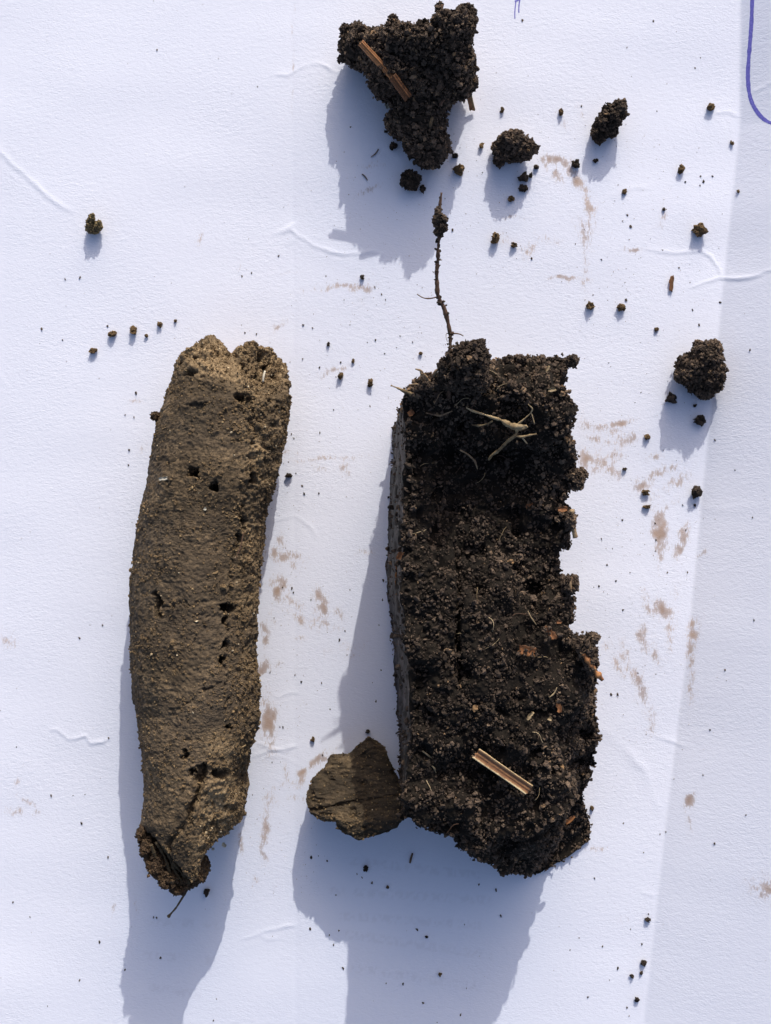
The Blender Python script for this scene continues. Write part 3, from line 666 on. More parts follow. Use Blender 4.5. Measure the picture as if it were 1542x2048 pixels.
for pts, r, m_, tn in ROOTS:
    if m_ is PALE and pts[0][0] > 840: pts = [(a, b, c+(1.3 if b < 930 else -.4)) for a, b, c in pts]; r = [q*.85 for q in r]
    v, f, t = tube(Wp(pts), r, 8, 0.5, 0.25, tn); add(mesh_obj('root', v, f, m_, attrs={'tint': np.clip(t+.25*vnoise(v, 1.2, 3.), 0, 1)}))
# hair roots straggling through the block and over its top
for q in range(30):
    x, y = rng.uniform(830, 1130), rng.uniform(745, 1660)
    if q < 14: x, y = rng.uniform(820, 1000), rng.uniform(735, 800)
    a = rng.uniform(0, 6.3); pts = []
    zb_ = float(_bz(np.array(x), np.array(y)))+rng.uniform(.7, 1.8)
    for k in range(6):
        pts.append((x, y, max(zb_, float(_bz(np.array(x), np.array(y)))+.6)-0.25*abs(k-2.5)+.3)); a += rng.uniform(-.7, .7); st_ = rng.uniform(4, 9); x += st_*math.cos(a); y += st_*math.sin(a)
    r = rng.uniform(.045, .095); v, f, t = tube(Wp(pts), np.linspace(r, r*.5, 6), 5, .25, .35, rng.uniform(.25, .9)); add(mesh_obj('root_hair', v, f, PALE if q % 3 else ROOT, attrs={'tint': t}))
# soil heaped against the straw and the chips
pc = np.concatenate([Wp([(956, 1510, 33.6)])+rng.normal(size=(22, 3))*[.8, .8, .3], Wp([(1058, 1582, 30.6)])+rng.normal(size=(20, 3))*[.9, .9, .4], Wp([(1006, 1562, 31.6)])+rng.normal(size=(26, 3))*[1.6, 1.2, .3], Wp([(1054, 1306, 36)])+rng.normal(size=(30, 3))*[1.4, .8, .2], Wp([(1101, 1272, 35.6)])+rng.normal(size=(24, 3))*[1., 1., .2]])
v, f, t = scatter(pc, .12+.28*rng.random(len(pc))**2, np.clip(.45+.15*rng.normal(size=len(pc)), 0, 1)); tag(add(mesh_obj('soil_crumbs', v, f, DARK, attrs={'tint': t})), kind='stuff')
def flake(cx, cy, z, lx, ly, ang, thick, tilt=0.15, seed=0):
    """small ragged plate: length lx, width ly in px"""
    nu_, nv_ = 12, 6
    uu, vv = np.meshgrid(np.linspace(-1, 1, nu_), np.linspace(-1, 1, nv_), indexing='ij')
    rim = 1-0.35*np.abs(uu)**3
    a = uu*lx/2*(1+0.30*vnoise(np.stack([vv*2.4, 0*uu, 0*uu+seed], -1), 1., seed)); b = vv*ly/2*rim*(1+0.55*vnoise(np.stack([uu*3.5, vv*.8, 0*uu+seed], -1), 1., seed+5))
    th = math.radians(ang)
    px = cx+a*math.cos(th)-b*math.sin(th); py = cy+a*math.sin(th)+b*math.cos(th)
    zz = z+tilt*a/S+0.25*thick*vnoise(np.stack([uu*2, vv*2, 0*uu], -1), 1.3, seed)+0.4*thick*(vv**2)
    top = W(px, py, zz); bot = W(px, py, zz-thick)
    v = np.concatenate([top.reshape(-1, 3), bot.reshape(-1, 3)]); f = grid_faces(nu_, nv_); k = nu_*nv_
    rimi = np.r_[np.arange(nv_), np.arange(1, nu_)*nv_+nv_-1, (nu_-1)*nv_+np.arange(nv_-2, -1, -1), np.arange(nu_-2, 0, -1)*nv_]
    j = np.arange(len(rimi)); j2 = (j+1) % len(rimi)
    sk = np.stack([rimi[j2], rimi[j], k+rimi[j], k+rimi[j2]], -1)
    tq = np.tile((vv.ravel()+1)/2, 2)
    return v, np.concatenate([f[:, ::-1], f+k, sk[:, ::-1]]), tq
FLK = [(1054, 1301, 36.2, 34, 20, 15, .5, RUST, 'rusty_flake'), (1101, 1266, 35.8, 30, 14, 50, .5, RUST, 'rusty_flake'), (1118, 1244, 35.5, 9, 8, 0, .4, RUST, 'rusty_flake'), (1060, 1432, 35.6, 20, 8, -50, .4, PALE, 'straw_fragment'), (1100, 1438, 34.5, 9, 8, 20, .4, PALE, 'straw_fragment'),
       (944, 1600, 31, 24, 9, -18, .8, PALE, 'straw_fragment'), (945, 1640, 28.6, 26, 11, -16, .8, PALE, 'straw_fragment'), (928, 1644, 28.6, 8, 8, 0, .6, WHITE, 'straw_fragment'), (1020, 1505, 32.5, 10, 7, 60, .5, PALE, 'straw_fragment'), (1096, 1532, 31, 22, 11, -30, .5, RUST, 'rusty_flake'), (1090, 1626, 22, 12, 5, 0, .5, PALE, 'straw_fragment'),
       (852, 1526, 35, 10, 10, 0, .6, PALE, 'straw_fragment'), (1118, 1415, 34, 22, 10, 80, .5, RUST, 'rusty_flake'), (822, 826, 36.8, 12, 14, 40, .5, RUST, 'rusty_flake'), (1104, 779, 42, 16, 9, -10, .5, PALE, 'straw_fragment'), (1095, 738, 40, 14, 5, -60, .4, PALE, 'straw_fragment'), (1060, 1012, 31, 18, 10, -15, .5, RUST, 'rusty_flake'), (1125, 1018, 33, 20, 12, 0, .5, RUST, 'rusty_flake'), (1040, 1742, 4, 9, 16, 0, .5, PALE, 'straw_fragment'),
       (797, 1150, 26, 44, 15, 92, .5, RUST, 'bark_strip'), (800, 1112, 33, 18, 10, -60, .5, RUST, 'rusty_flake'), (1050, 1695, 15, 16, 6, 20, .5, RUST, 'rusty_flake'), (1140, 1640, 13, 20, 9, -40, .5, RUST, 'rusty_flake')]
for k, (cx, cy, z, lx, ly, an, th, m_, nm) in enumerate(FLK):
    v, f, t = flake(cx, cy, z-(0.35 if 800 < cx < 1180 else 0), lx, ly, an, th, 0.1, k*3.1); add(mesh_obj(nm, v, f, m_, attrs={'tint': np.clip(0.3+0.5*t, 0, 1)}))

# loose straw lying across the hollow of the block
def straw_mesh(a, b, wd, dep, nseg=40, cup=0.5, seed=1.0):
    """split stalk from a to b (px,py,z), wd mm wide, cupped"""
    A, B = Wp([a, b]); T = (B-A); L = np.linalg.norm(T); T /= L
    sd = np.cross(T, [0, 0, 1.0]); sd /= np.linalg.norm(sd); up = np.cross(sd, T)
    nw = 13; q = np.linspace(-1, 1, nw); s = np.linspace(0, 1, nseg)
    Sx, Q = np.meshgrid(s, q, indexing='ij')
    jag = 0.35*vnoise(np.stack([Q*3, 0*Q, 0*Q], -1), 1., seed)
    along = Sx*L+np.where(Sx < .02, jag, 0)+np.where(Sx > .98, jag*1.2, 0)
    wv = wd/2*(1+0.06*vnoise(np.stack([Sx*6, 0*Q, 0*Q], -1), 1., seed+2))
    hgt = cup*(Q**2-0.5)*wd/2+0.10*np.cos(Q*9.4)+0.05*vnoise(np.stack([Sx*20, Q*3, 0*Q], -1), 1., seed)
    top = A+along[..., None]*T+(Q*wv)[..., None]*sd+hgt[..., None]*up
    bot = top-dep*up
    v = np.concatenate([top.reshape(-1, 3), bot.reshape(-1, 3)]); k = nseg*nw; f = grid_faces(nseg, nw)
    rimi = np.r_[np.arange(nw), np.arange(1, nseg)*nw+nw-1, (nseg-1)*nw+np.arange(nw-2, -1, -1), np.arange(nseg-2, 0, -1)*nw]
    j = np.arange(len(rimi)); j2 = (j+1) % len(rimi)
    sk = np.stack([rimi[j2], rimi[j], k+rimi[j], k+rimi[j2]], -1)
    return v, np.concatenate([f, f[:, ::-1]+k, sk]), np.tile((Q.ravel()+1)/2, 2)
def top_mesh(name, v, f, mat, label, cat, group=None, attrs=None):
    """one-mesh thing with its origin at its base"""
    c = v.mean(0); c[2] = v[:, 2].min()
    o = mesh_obj(name, v-c, f, mat, attrs=attrs); o.location = tuple(c*0.001)
    return tag(o, label, cat, group)
v, f, t = straw_mesh((953, 1507, 35.2), (1060, 1581, 32.4), 2.3, .3, seed=3.3)
top_mesh('straw_piece', v, f, STRAW, 'short split brown straw lying across the lower hollow of the black block', 'straw', attrs={'tint': t})

# ------------------------------------------------------------------ brown core
core_xl = curve([(660, 385), (690, 372), (705, 361), (750, 344), (800, 333), (830, 319), (860, 309), (900, 302), (980, 290), (1050, 275), (1150, 263), (1230, 258), (1300, 258), (1350, 262), (1400, 267), (1450, 275), (1540, 282), (1600, 287), (1650, 283), (1690, 296), (1730, 322), (1760, 350), (1780, 370), (1800, 380)])
core_xr = curve([(660, 535), (690, 543), (705, 552), (740, 569), (770, 577), (800, 579), (840, 576), (900, 564), (950, 552), (1000, 540), (1050, 532), (1100, 525), (1200, 515), (1300, 511), (1340, 516), (1370, 520), (1400, 516), (1460, 510), (1490, 500), (1520, 495), (1560, 488), (1600, 485), (1640, 481), (1660, 470), (1700, 440), (1740, 422), (1770, 410), (1800, 400)])
core_T = curve([(0, 712), (.08, 694), (.18, 678), (.27, 671), (.36, 677), (.43, 690), (.475, 706), (.53, 700), (.62, 692), (.72, 685), (.80, 682), (.88, 690), (.95, 700), (1, 715)])
core_B = curve([(0, 1655), (.06, 1665), (.15, 1680), (.25, 1705), (.35, 1730), (.48, 1752), (.58, 1758), (.68, 1742), (.76, 1715), (.85, 1690), (.93, 1668), (1, 1640)])
PITS = [(388, 948, 13, 13, 4), (428, 972, 12, 10, 4), (314, 1190, 7, 12, 3), (317, 1212, 8, 24, 6), (458, 1215, 15, 15, 4.5), (452, 1240, 8, 12, 3), (450, 1290, 10, 10, 3.2), (447, 1322, 6, 12, 3.4), (482, 795, 12, 14, 3.5), (458, 1455, 10, 10, 3.5),
        (432, 706, 9, 6, 3.5), (393, 716, 6, 5, 2.5), (525, 712, 9, 14, 4), (537, 732, 9, 8, 3), (488, 728, 9, 6, 2.6), (512, 750, 8, 6, 2), (545, 756, 7, 6, 2), (503, 955, 7, 16, 3.2), (487, 1050, 6, 20, 2.5), (483, 1080, 8, 10, 2.5), (378, 750, 12, 8, 1.5), (395, 815, 20, 14, .8), (495, 800, 16, 20, 1.5), (372, 1510, 9, 8, 2), (383, 1545, 8, 12, 3), (440, 1548, 12, 12, 4), ]
LINES = [([(505, 820), (505, 880), (497, 960), (487, 1040), (476, 1100), (466, 1150), (458, 1250), (452, 1330), (455, 1400), (460, 1470)], 1.1, 4), ([(350, 1425), (385, 1400), (410, 1378), (440, 1366)], .8, 4), ([(408, 1535), (402, 1560), (390, 1600), (378, 1640)], 3.6, 8), ([(398, 1535), (398, 1590)], 2.6, 8), ([(372, 1640), (355, 1665), (338, 1692)], 1.2, 6), ([(290, 1340), (286, 1380), (300, 1440)], .6, 4), ([(432, 1640), (432, 1660), (440, 1690)], 1., 5), ([(330, 1212), (370, 1208), (410, 1207)], .6, 4), ([(290, 915), (330, 925), (370, 915)], .35, 6), ([(300, 1510), (340, 1500), (380, 1480)], .3, 5), ([(400, 1235), (440, 1230)], .5, 5)]
def pit_mask(px, py):
    m = np.zeros(np.shape(px)); dk = np.zeros(np.shape(px))
    p = np.stack([px/S, py/S, 0*px], -1)
    wx = 7*vnoise(p, 0.6, 2.2)+4*vnoise(p, 1.6, 4.); wy = 7*vnoise(p, 0.6, 12.2)+4*vnoise(p, 1.6, 14.)
    for x, y, rx, ry, dp in PITS:
        r = np.sqrt(((px+wx-x)/rx)**2+((py+wy-y)/ry)**2)
        k = 1-smooth(r, 0.55, 1.05); m = np.maximum(m, dp*k); dk = np.maximum(dk, k*min(1, dp/3))
    for pts, dp, wd in LINES:
        for a, b in zip(pts[:-1], pts[1:]):
            a = np.array(a, float); b = np.array(b, float); ab = b-a
            t = np.clip(((px-a[0])*ab[0]+(py-a[1])*ab[1])/(ab@ab), 0, 1)
            dd = np.hypot(px+wx-a[0]-t*ab[0], py+wy-a[1]-t*ab[1])
            m = np.maximum(m, dp*(1-smooth(dd, 0.4*wd, 1.3*wd))*(0.65+0.5*vnoise(p, 0.45, 5.5)))
    return m, dk
def core_z(px, py, u, v):
    wv = np.abs(2*u-1)
    dome = np.clip(1-wv**2.35, 0, 1)**0.48
    h = np.interp(py, [670, 700, 740, 800, 1000, 1300, 1500, 1600, 1680, 1760], [16, 19, 21.5, 23.5, 25, 26, 27, 27, 26, 23.5])
    b = np.interp(py, [670, 800, 1300, 1550, 1700, 1760], [8, 10.5, 12.5, 15, 17.5, 19])
    z = b+(h-b)*dome
    # two lobes at the top, valley between them
    z -= 4.0*np.exp(-((px-455)/26)**2)*(1-smooth(py, 690, 775))
    z -= 3.5*np.exp(-((px-540)/45)**2-((py-735)/40)**2)
    # hollow flank on the right side near the foot and the sunk lower right corner
    z -= 5.0*np.exp(-((px-485)/24)**2-((py-1552)/32)**2)
    z -= 2.0*smooth(px, 395, 430)*smooth(py, 1560, 1620)
    return z
def core_inset(side, K, gy):
    k = K**1.6
    return np.where(side == 1, 4.5*k, np.where(side == 2, -4.5*k, 0)), np.where(side == 3, -3*k, np.where(side == 4, 4*k, 0))
def core_disp(P, gx, gy, K, side):
    m, _ = pit_mask(gx, gy)
    right = smooth(gx, 470, 500)
    top = 1-smooth(gy, 720, 800)
    foot = smooth(gy, 1480, 1560)*smooth(gx, 380, 420)
    r = 0.55*fbm(P, 0.12, 3, 1.1)+(0.16+0.28*right+0.4*top+0.3*foot)*fbm(P, 0.7, 3, 5.1)+(0.13+0.12*right+0.12*top+.12*foot)*fbm(P, 2.2, 2, 3.)+0.10*fbm(P*np.array([1, 1.6, 1]), 1.3, 2, 8.)
    r = r-0.5*smooth(vnoise(P, 0.8, 21.), 0.45, 0.75)*(0.4+right+foot+top)
    return r-m*(K == 0)
LC = loaf(220, 640, 22, core_xl, core_xr, core_T, core_B, core_z, lambda x, y: 0*x+0.05, core_inset, True, core_disp)
core = thing('soil_core', 'long brown rounded soil core with small dark holes and a broken lower end', 'soil core', W(np.float64(400), np.float64(1230), np.float64(0)))
CUR = core
gx, gy = LC['px'], LC['py']
_, dk = pit_mask(gx, gy)
pw = LC['full']
fresh = np.clip(np.exp(-((gx-440)/75)**2-((gy-715)/36)**2)+np.exp(-((gx-520)/60)**2-((gy-745)/50)**2)+0.45*smooth(gx, 455, 500)*smooth(gy, 800, 900)*(1-smooth(gy, 1300, 1420))*(0.6+0.8*vnoise(pw, 0.3, 2.))
                + 0.8*np.exp(-((gx-440)/45)**2-((gy-1600)/55)**2)+0.6*np.exp(-((gx-440)/40)**2-((gy-1490)/30)**2)+0.45*np.exp(-((gx-420)/60)**2-((gy-1690)/50)**2), 0, 1)
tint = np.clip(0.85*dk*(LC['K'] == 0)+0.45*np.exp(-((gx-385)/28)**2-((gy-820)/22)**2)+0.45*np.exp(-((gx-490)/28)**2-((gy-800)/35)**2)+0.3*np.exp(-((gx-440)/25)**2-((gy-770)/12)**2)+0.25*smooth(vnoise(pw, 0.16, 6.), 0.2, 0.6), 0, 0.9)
ex = lambda a: np.r_[a.ravel(), 0.0]
add(mesh_obj('soil_body', LC['v'], [LC['cap'], LC['f']], CLAY, attrs={'fresh': ex(fresh), 'tint': ex(tint)}))
def core_keep(px, py, K, side):
    k = np.where(side == 0, 1.0, 0.35)*(0.6+1.0*smooth(px, 440, 490)+1.5*smooth(py, 1480, 1560)*smooth(px, 350, 400)+1.0*(1-smooth(py, 740, 830)))
    p = np.stack([px/S, py/S, 0*px], -1); k = k*(0.25+1.3*smooth(vnoise(p, 0.22, 9.), -0.3, 0.5))
    m, dk_ = pit_mask(px, py)
    return np.clip(k, 0, 3)*(1-0.8*(dk_ > 0.5))
def core_tint(pos, px, py, cl):
    t = np.clip(0.20+0.2*rng.normal(size=len(px)), 0.0, 0.85)
    t[rng.random(len(t)) < 0.012] = 1.0
    return t
parts = [granules(LC, 20000, core_keep, 0.07, 0.26, 0.06, core_tint, TP0, I0[1]), granules(LC, 700, core_keep, 0.22, 0.42, 0.06, core_tint)]
v, f, t = join(parts); tag(add(mesh_obj('soil_grains', v, f, GRAIN, attrs={'tint': t})), kind='stuff')
# dark ragged underside showing at the broken foot, with ribs
v, f, t = clod_mesh([(300, 1688, 18, 17, 26, 5), (320, 1718, 18, 24, 28, 6), (342, 1744, 17, 27, 24, 6), (362, 1766, 15.5, 22, 14, 5), (402, 1738, 16, 14, 20, 5), (380, 1750, 16, 22, 20, 5.5), (287, 1662, 18, 9, 14, 4), (310, 832, 13, 7, 8, 1)], .18, .5, 1.3, .5, zfloor=0.1, rag=.12)
tag(add(mesh_obj('broken_end', v, f, mat_soil('broken_soil', [(0, (0.015, 0.009, 0.006)), (.5, (0.055, 0.034, 0.021)), (1, (0.14, 0.09, 0.05))]), attrs={'tint': t})), 'dark ragged broken foot of the core')
for k, (a, b) in enumerate([((312, 1684), (352, 1768)), ((322, 1690), (366, 1764)), ((300, 1690), (334, 1752)), ((333, 1700), (376, 1766))]):
    pts = [(a[0]+(b[0]-a[0])*q+3*math.sin(5*q+k), a[1]+(b[1]-a[1])*q, 23.6-2.6*q) for q in np.linspace(0, 1, 7)]
    v, f, t = tube(Wp(pts), np.full(7, .26), 7, .7, .3, .15); add(mesh_obj('soil_rib', v, f, BROWN, attrs={'tint': t}))
for pts, r, m_, tn in [([(376, 1772, 17), (372, 1784, 17), (362, 1800, 17), (352, 1816, 16.6), (343, 1826, 16), (337, 1833, 15.6)], [.2, .24, .22, .22, .2, .34], PALE, .15),
                       ([(345, 1555, 23.6), (356, 1540, 24), (372, 1524, 24.3), (390, 1512, 24.5)], [.14, .22, .24, .16], PALE, .45), ([(404, 1488, 24.6), (425, 1502, 24.4), (450, 1503, 24), (478, 1498, 22.6), (492, 1490, 21)], [.12, .18, .2, .16, .1], PALE, .35), ([(452, 1498, 24.2), (450, 1488, 24.4)], [.14, .08], PALE, .4),
                       ([(530, 742, 19.5), (527, 752, 20), (526, 764, 20)], [.2, .26, .18], WHITE, .7), ([(487, 1065, 23), (481, 1095, 23.4), (470, 1120, 24)], [.1, .12, .08], ROOT, .4)]:
    v, f, t = tube(Wp(pts), r, 8, .25, .3, tn); add(mesh_obj('root', v, f, m_, attrs={'tint': t}))
for k, (cx, cy, z, lx, ly, an) in enumerate([(326, 957, 24.2, 18, 7, -5), (455, 1666, 17.5, 9, 7, 20), (448, 1690, 15, 10, 8, 60), (426, 1698, 16.4, 6, 6, 0), (295, 1316, 21, 9, 6, -40), (410, 1018, 25, 6, 6, 0), (407, 1576, 22.5, 7, 6, 0)]):
    v, f, t = flake(cx, cy, z, lx, ly, an, .4, .05, k*2.7); tag(add(mesh_obj('pale_flake', v, f, WHITE, attrs={'tint': t})), 'small pale flake')

# ------------------------------------------------------------------ thin olive chip leaning against the block
def chip_plane(px, py): return np.interp(py, [1470, 1560, 1640, 1685], [5.5, 9.5, 15, 16.5])-0.012*(720-px)
def chip_z(px, py, u, v):
    e = np.minimum(np.minimum(u, 1-u), np.minimum(v, 1-v))
    z = chip_plane(px, py)-1.1*(1-smooth(e, 0, 0.10))
    ln = 1617-0.17*(px-640)
    z -= 0.8*np.exp(-((py-ln)/3.5)**2)+0.5*smooth(py, 1638, 1652)*(px > 668)
    return z
chip_xl = lambda y: 612+0*y
chip_xr = lambda y: 808+0*y
chip_T = curve([(0, 1590), (.066, 1557), (.19, 1536), (.255, 1513), (.45, 1508), (.53, 1490), (.643, 1476), (.78, 1491), (.847, 1520), (.93, 1556), (1, 1598)])
chip_B = curve([(0, 1602), (.04, 1626), (.14, 1641), (.30, 1645), (.315, 1657), (.42, 1671), (.577, 1680), (.755, 1671), (.93, 1656), (1, 1640)])
LH = loaf(130, 130, 10, chip_xl, chip_xr, chip_T, chip_B, chip_z, lambda x, y: np.maximum(chip_plane(x, y)-6.0, 0.05), lambda s, K, gy: (np.where(s == 1, 1.5*K, np.where(s == 2, -1.5*K, 0)), np.where(s == 4, 1.2*K, np.where(s == 3, -1.0*K, 0))), False,
          lambda P, gx, gy, K, s: (0.30*fbm(P, 0.3, 3, 2.)+0.38*fbm(P*np.array([.6, 1.6, 1]), 0.9, 3, 6.)-0.7*smooth(vnoise(P*np.array([.7, 1.3, 1]), .6, 3.), .4, .7))*(1-.5*K))
chip = thing('soil_chip', 'flat olive brown soil chip leaning against the lower left side of the black block', 'soil chip', W(np.float64(715), np.float64(1580), np.float64(0)))
CUR = chip
gx, gy = LH['px'], LH['py']
fr = np.clip(0.9*np.exp(-((gx-690)/40)**2-((gy-1640)/12)**2)+0.5*np.exp(-((gx-660)/30)**2-((gy-1530)/14)**2)+0.4*smooth(vnoise(LH['full'], .35, 4.), .2, .6), 0, 1)
tn = np.clip(.68+.35*vnoise(LH['full']*np.array([.6, 1.5, 1]), .5, 14.)+.35*np.exp(-((gx-740)/40)**2-((gy-1672)/12)**2), 0, 1)
add(mesh_obj('soil_body', LH['v'], [LH['cap'], LH['f']], CLAY, attrs={'fresh': ex(fr), 'tint': ex(tn)}))
v, f, t = granules(LH, 900, lambda px, py, K, s: np.where(s == 0, .5+2*np.exp(-((px-690)/45)**2-((py-1640)/14)**2), .5), .08, .28, .1, core_tint, TP0, I0[1])
tag(add(mesh_obj('soil_grains', v, f, GRAIN, attrs={'tint': t})), kind='stuff')

# ------------------------------------------------------------------ clods on the paper
big = thing('soil_clod', 'largest loose dark soil clod with an orange straw across it', 'soil clod', W(np.float64(830), np.float64(200), np.float64(0)), 'loose dark clods on the paper')
CUR = big
zf = surf(840, 250)
v, f, t = clod_mesh([(728, 95, 7.5, 46, 36, 4.5), (716, 72, 7.5, 24, 20, 4), (775, 98, 12, 50, 38, 5), (812, 92, 14, 60, 38, 6), (865, 95, 15, 60, 40, 6), (915, 60, 19, 30, 32, 5.5), (885, 45, 18.5, 20, 18, 4), (905, 115, 14, 42, 45, 7), (915, 150, 12, 32, 45, 7), (930, 165, 11, 20, 24, 4), (790, 140, 12, 55, 40, 6), (830, 160, 10, 58, 45, 7), (775, 165, 10, 36, 34, 5), (880, 185, 9, 34, 30, 6), (716, 96, 4.5, 32, 26, 4.5), (745, 112, 5, 44, 30, 5), (790, 130, 5, 48, 34, 5), (840, 140, 5, 48, 40, 5), (895, 120, 6, 38, 48, 6), (905, 160, 4.5, 34, 38, 4.5),
                     (836, 215, 7, 52, 36, 6), (838, 250, 6, 54, 34, 5.5), (850, 285, 5, 42, 32, 5), (858, 312, 4, 28, 22, 3.5), (800, 245, 5, 28, 26, 4), (875, 295, 5, 24, 26, 4), (760, 130, 9, 36, 30, 4)], .22, .66, 1.35, .52, zfloor=zf, rag=.13)
add(mesh_obj('soil_body', v, f, DARK, attrs={'tint': t}))
v, f, t = clod_mesh([(943, 32, 18, 9, 12, 1.8), (936, 20, 18, 8, 9, 1.5), (946, 45, 18, 8, 10, 1.8), (922, 22, 18.5, 8, 8, 1.4), (878, 18, 19, 6, 7, 1.2), (880, 10, 19, 6, 4, .9), (945, 165, 11, 9, 12, 1.8), (690, 60, 8, 9, 9, 1.6), (683, 118, 6, 6, 6, 1.2), (785, 50, 15, 9, 16, 1.6), (848, 52, 16, 12, 10, 1.8), (686, 92, 8, 8, 10, 1.5)], .18, .5, 1.5, .45, rag=.3)
add(mesh_obj('edge_crumbs', v, f, DARK, attrs={'tint': t}))
v, f, t = straw_mesh((722, 84, 19.0), (790, 158, 16.2), 1.5, .35, cup=-.5, seed=5.5)
tag(add(mesh_obj('straw', v, f, RUST, attrs={'tint': np.clip(.75+.3*(t-.5), 0, 1)})), 'bright orange brown straw')
v, f, t = straw_mesh((786, 152, 18.0), (818, 196, 15.4), 2.0, .3, cup=-.4, seed=8.5)
tag(add(mesh_obj('straw', v, f, RUST, attrs={'tint': .2+.2*t})), 'darker rotted end of the straw')
for pts, r, m_, tn in [([(790, 36, 16), (789, 50, 16.4), (788, 62, 16)], [.14, .2, .3], ROOT, .5), ([(828, 44, 16), (829, 58, 16)], [.12, .18], ROOT, .4), ([(865, 234, 12), (862, 244, 12), (860, 254, 11.8)], [.3, .34, .3], PALE, .15), ([(888, 200, 14), (880, 210, 13.6)], [.2, .3], ROOT, .3), ([(885, 10, 20), (882, 22, 20), (890, 32, 20)], [.35, .3, .3], ROOT, .2)]:
    v, f, t = tube(Wp(pts), r, 7, .3, .3, tn); add(mesh_obj('root', v, f, m_, attrs={'tint': t}))
v, f, t = flake(775, 212, 3.5, 10, 12, 70, .5, .1, 9.); tag(add(mesh_obj('pale_flake', v, f, WHITE, attrs={'tint': t})), 'small white flake at the edge of the clod')

def clod(name, lobes, label, cat, mat=DARK, tmean=.48, rlo=.2, rhi=.56, dens=1.4, group='loose dark clods on the paper', rag=.14):
    x0, y0 = np.mean([l[0] for l in lobes]), np.mean([l[1] for l in lobes])
    z0 = surf(x0, y0)
    lobes = list(lobes)
    for q in range(3*len(lobes)):
        a, b, c, d_, e, g_ = lobes[rng.integers(0, len(lobes)-q if len(lobes) > 3*q else max(2, len(lobes)//2))]
        th = rng.random()*2*math.pi; ph = rng.uniform(-.2, 1.1); rr_ = rng.uniform(3.5, 7.5)
        lobes.append((a+d_*math.cos(th)*math.cos(ph)*.98, b+e*math.sin(th)*math.cos(ph)*.98, max(.4, c+g_*math.sin(ph)*.95), rr_, rr_*rng.uniform(.7, 1.3), rr_/S*rng.uniform(.8, 1.3)))
    lb = [(a, b, c+z0, d_, e, g_) for a, b, c, d_, e, g_ in lobes]
    v, f, t = clod_mesh(lb, rlo, rhi, dens, tmean, zfloor=z0, rag=rag)
    return top_mesh(name, v, f, mat, label, cat, group, {'tint': t})
clod('soil_clod', [(1012, 290, 3.6, 20, 22, 2.55), (1030, 285, 5.04, 22, 20, 2.72), (1050, 298, 4.32, 17, 17, 2.55), (1035, 305, 2.88, 22, 14, 2.55), (1002, 302, 2.16, 14, 14, 2.04), (1020, 272, 5.4, 14, 9, 1.7), (1058, 292, 4.32, 10, 12, 1.7), (1000, 318, 1.08, 8, 7, 1.02), (1025, 312, 1.44, 26, 12, 1.7)], 'lacy dark clod with small gaps right of the largest clod', 'soil clod', tmean=.55, rag=.2)
clod('soil_clod', [(1208, 252, 2.5, 18, 22, 3), (1225, 235, 3.5, 20, 20, 3), (1238, 218, 4.25, 14, 16, 2.25), (1245, 210, 4.5, 7, 9, 1.5), (1216, 224, 3.5, 10, 12, 1.8), (1198, 268, 1.5, 11, 14, 1.95), (1195, 255, 2, 9, 10, 1.65), (1222, 252, 2, 14, 18, 2.25), (1200, 276, 0.8, 8, 6, 1.05)], 'elongated dark clod slanting up to the right, in the upper right of the paper', 'soil clod', tmean=.38)
clod('soil_clod', [(1390, 735, 4.32, 34, 30, 4.25), (1415, 715, 5.76, 28, 28, 3.82), (1420, 745, 4.32, 27, 34, 4.25), (1405, 760, 2.88, 34, 28, 3.4), (1370, 750, 4.32, 18, 16, 3.4), (1425, 695, 6.48, 16, 13, 2.55), (1405, 700, 6.12, 18, 14, 2.55), (1410, 785, 1.8, 16, 12, 2.12), (1432, 765, 3.6, 15, 18, 2.55)], 'fist shaped dark clod at the right side beside the paper fold', 'soil clod', tmean=.54)
clod('soil_clod', [(818, 355, 1.6, 14, 14, 1.8), (828, 360, 1.6, 12, 12, 1.6), (812, 362, 1.4, 8, 8, 1.4), (822, 372, 1.2, 12, 8, 1.3)], 'small black clod in the shade just below the largest clod', 'soil clod', tmean=.3, rhi=.45)

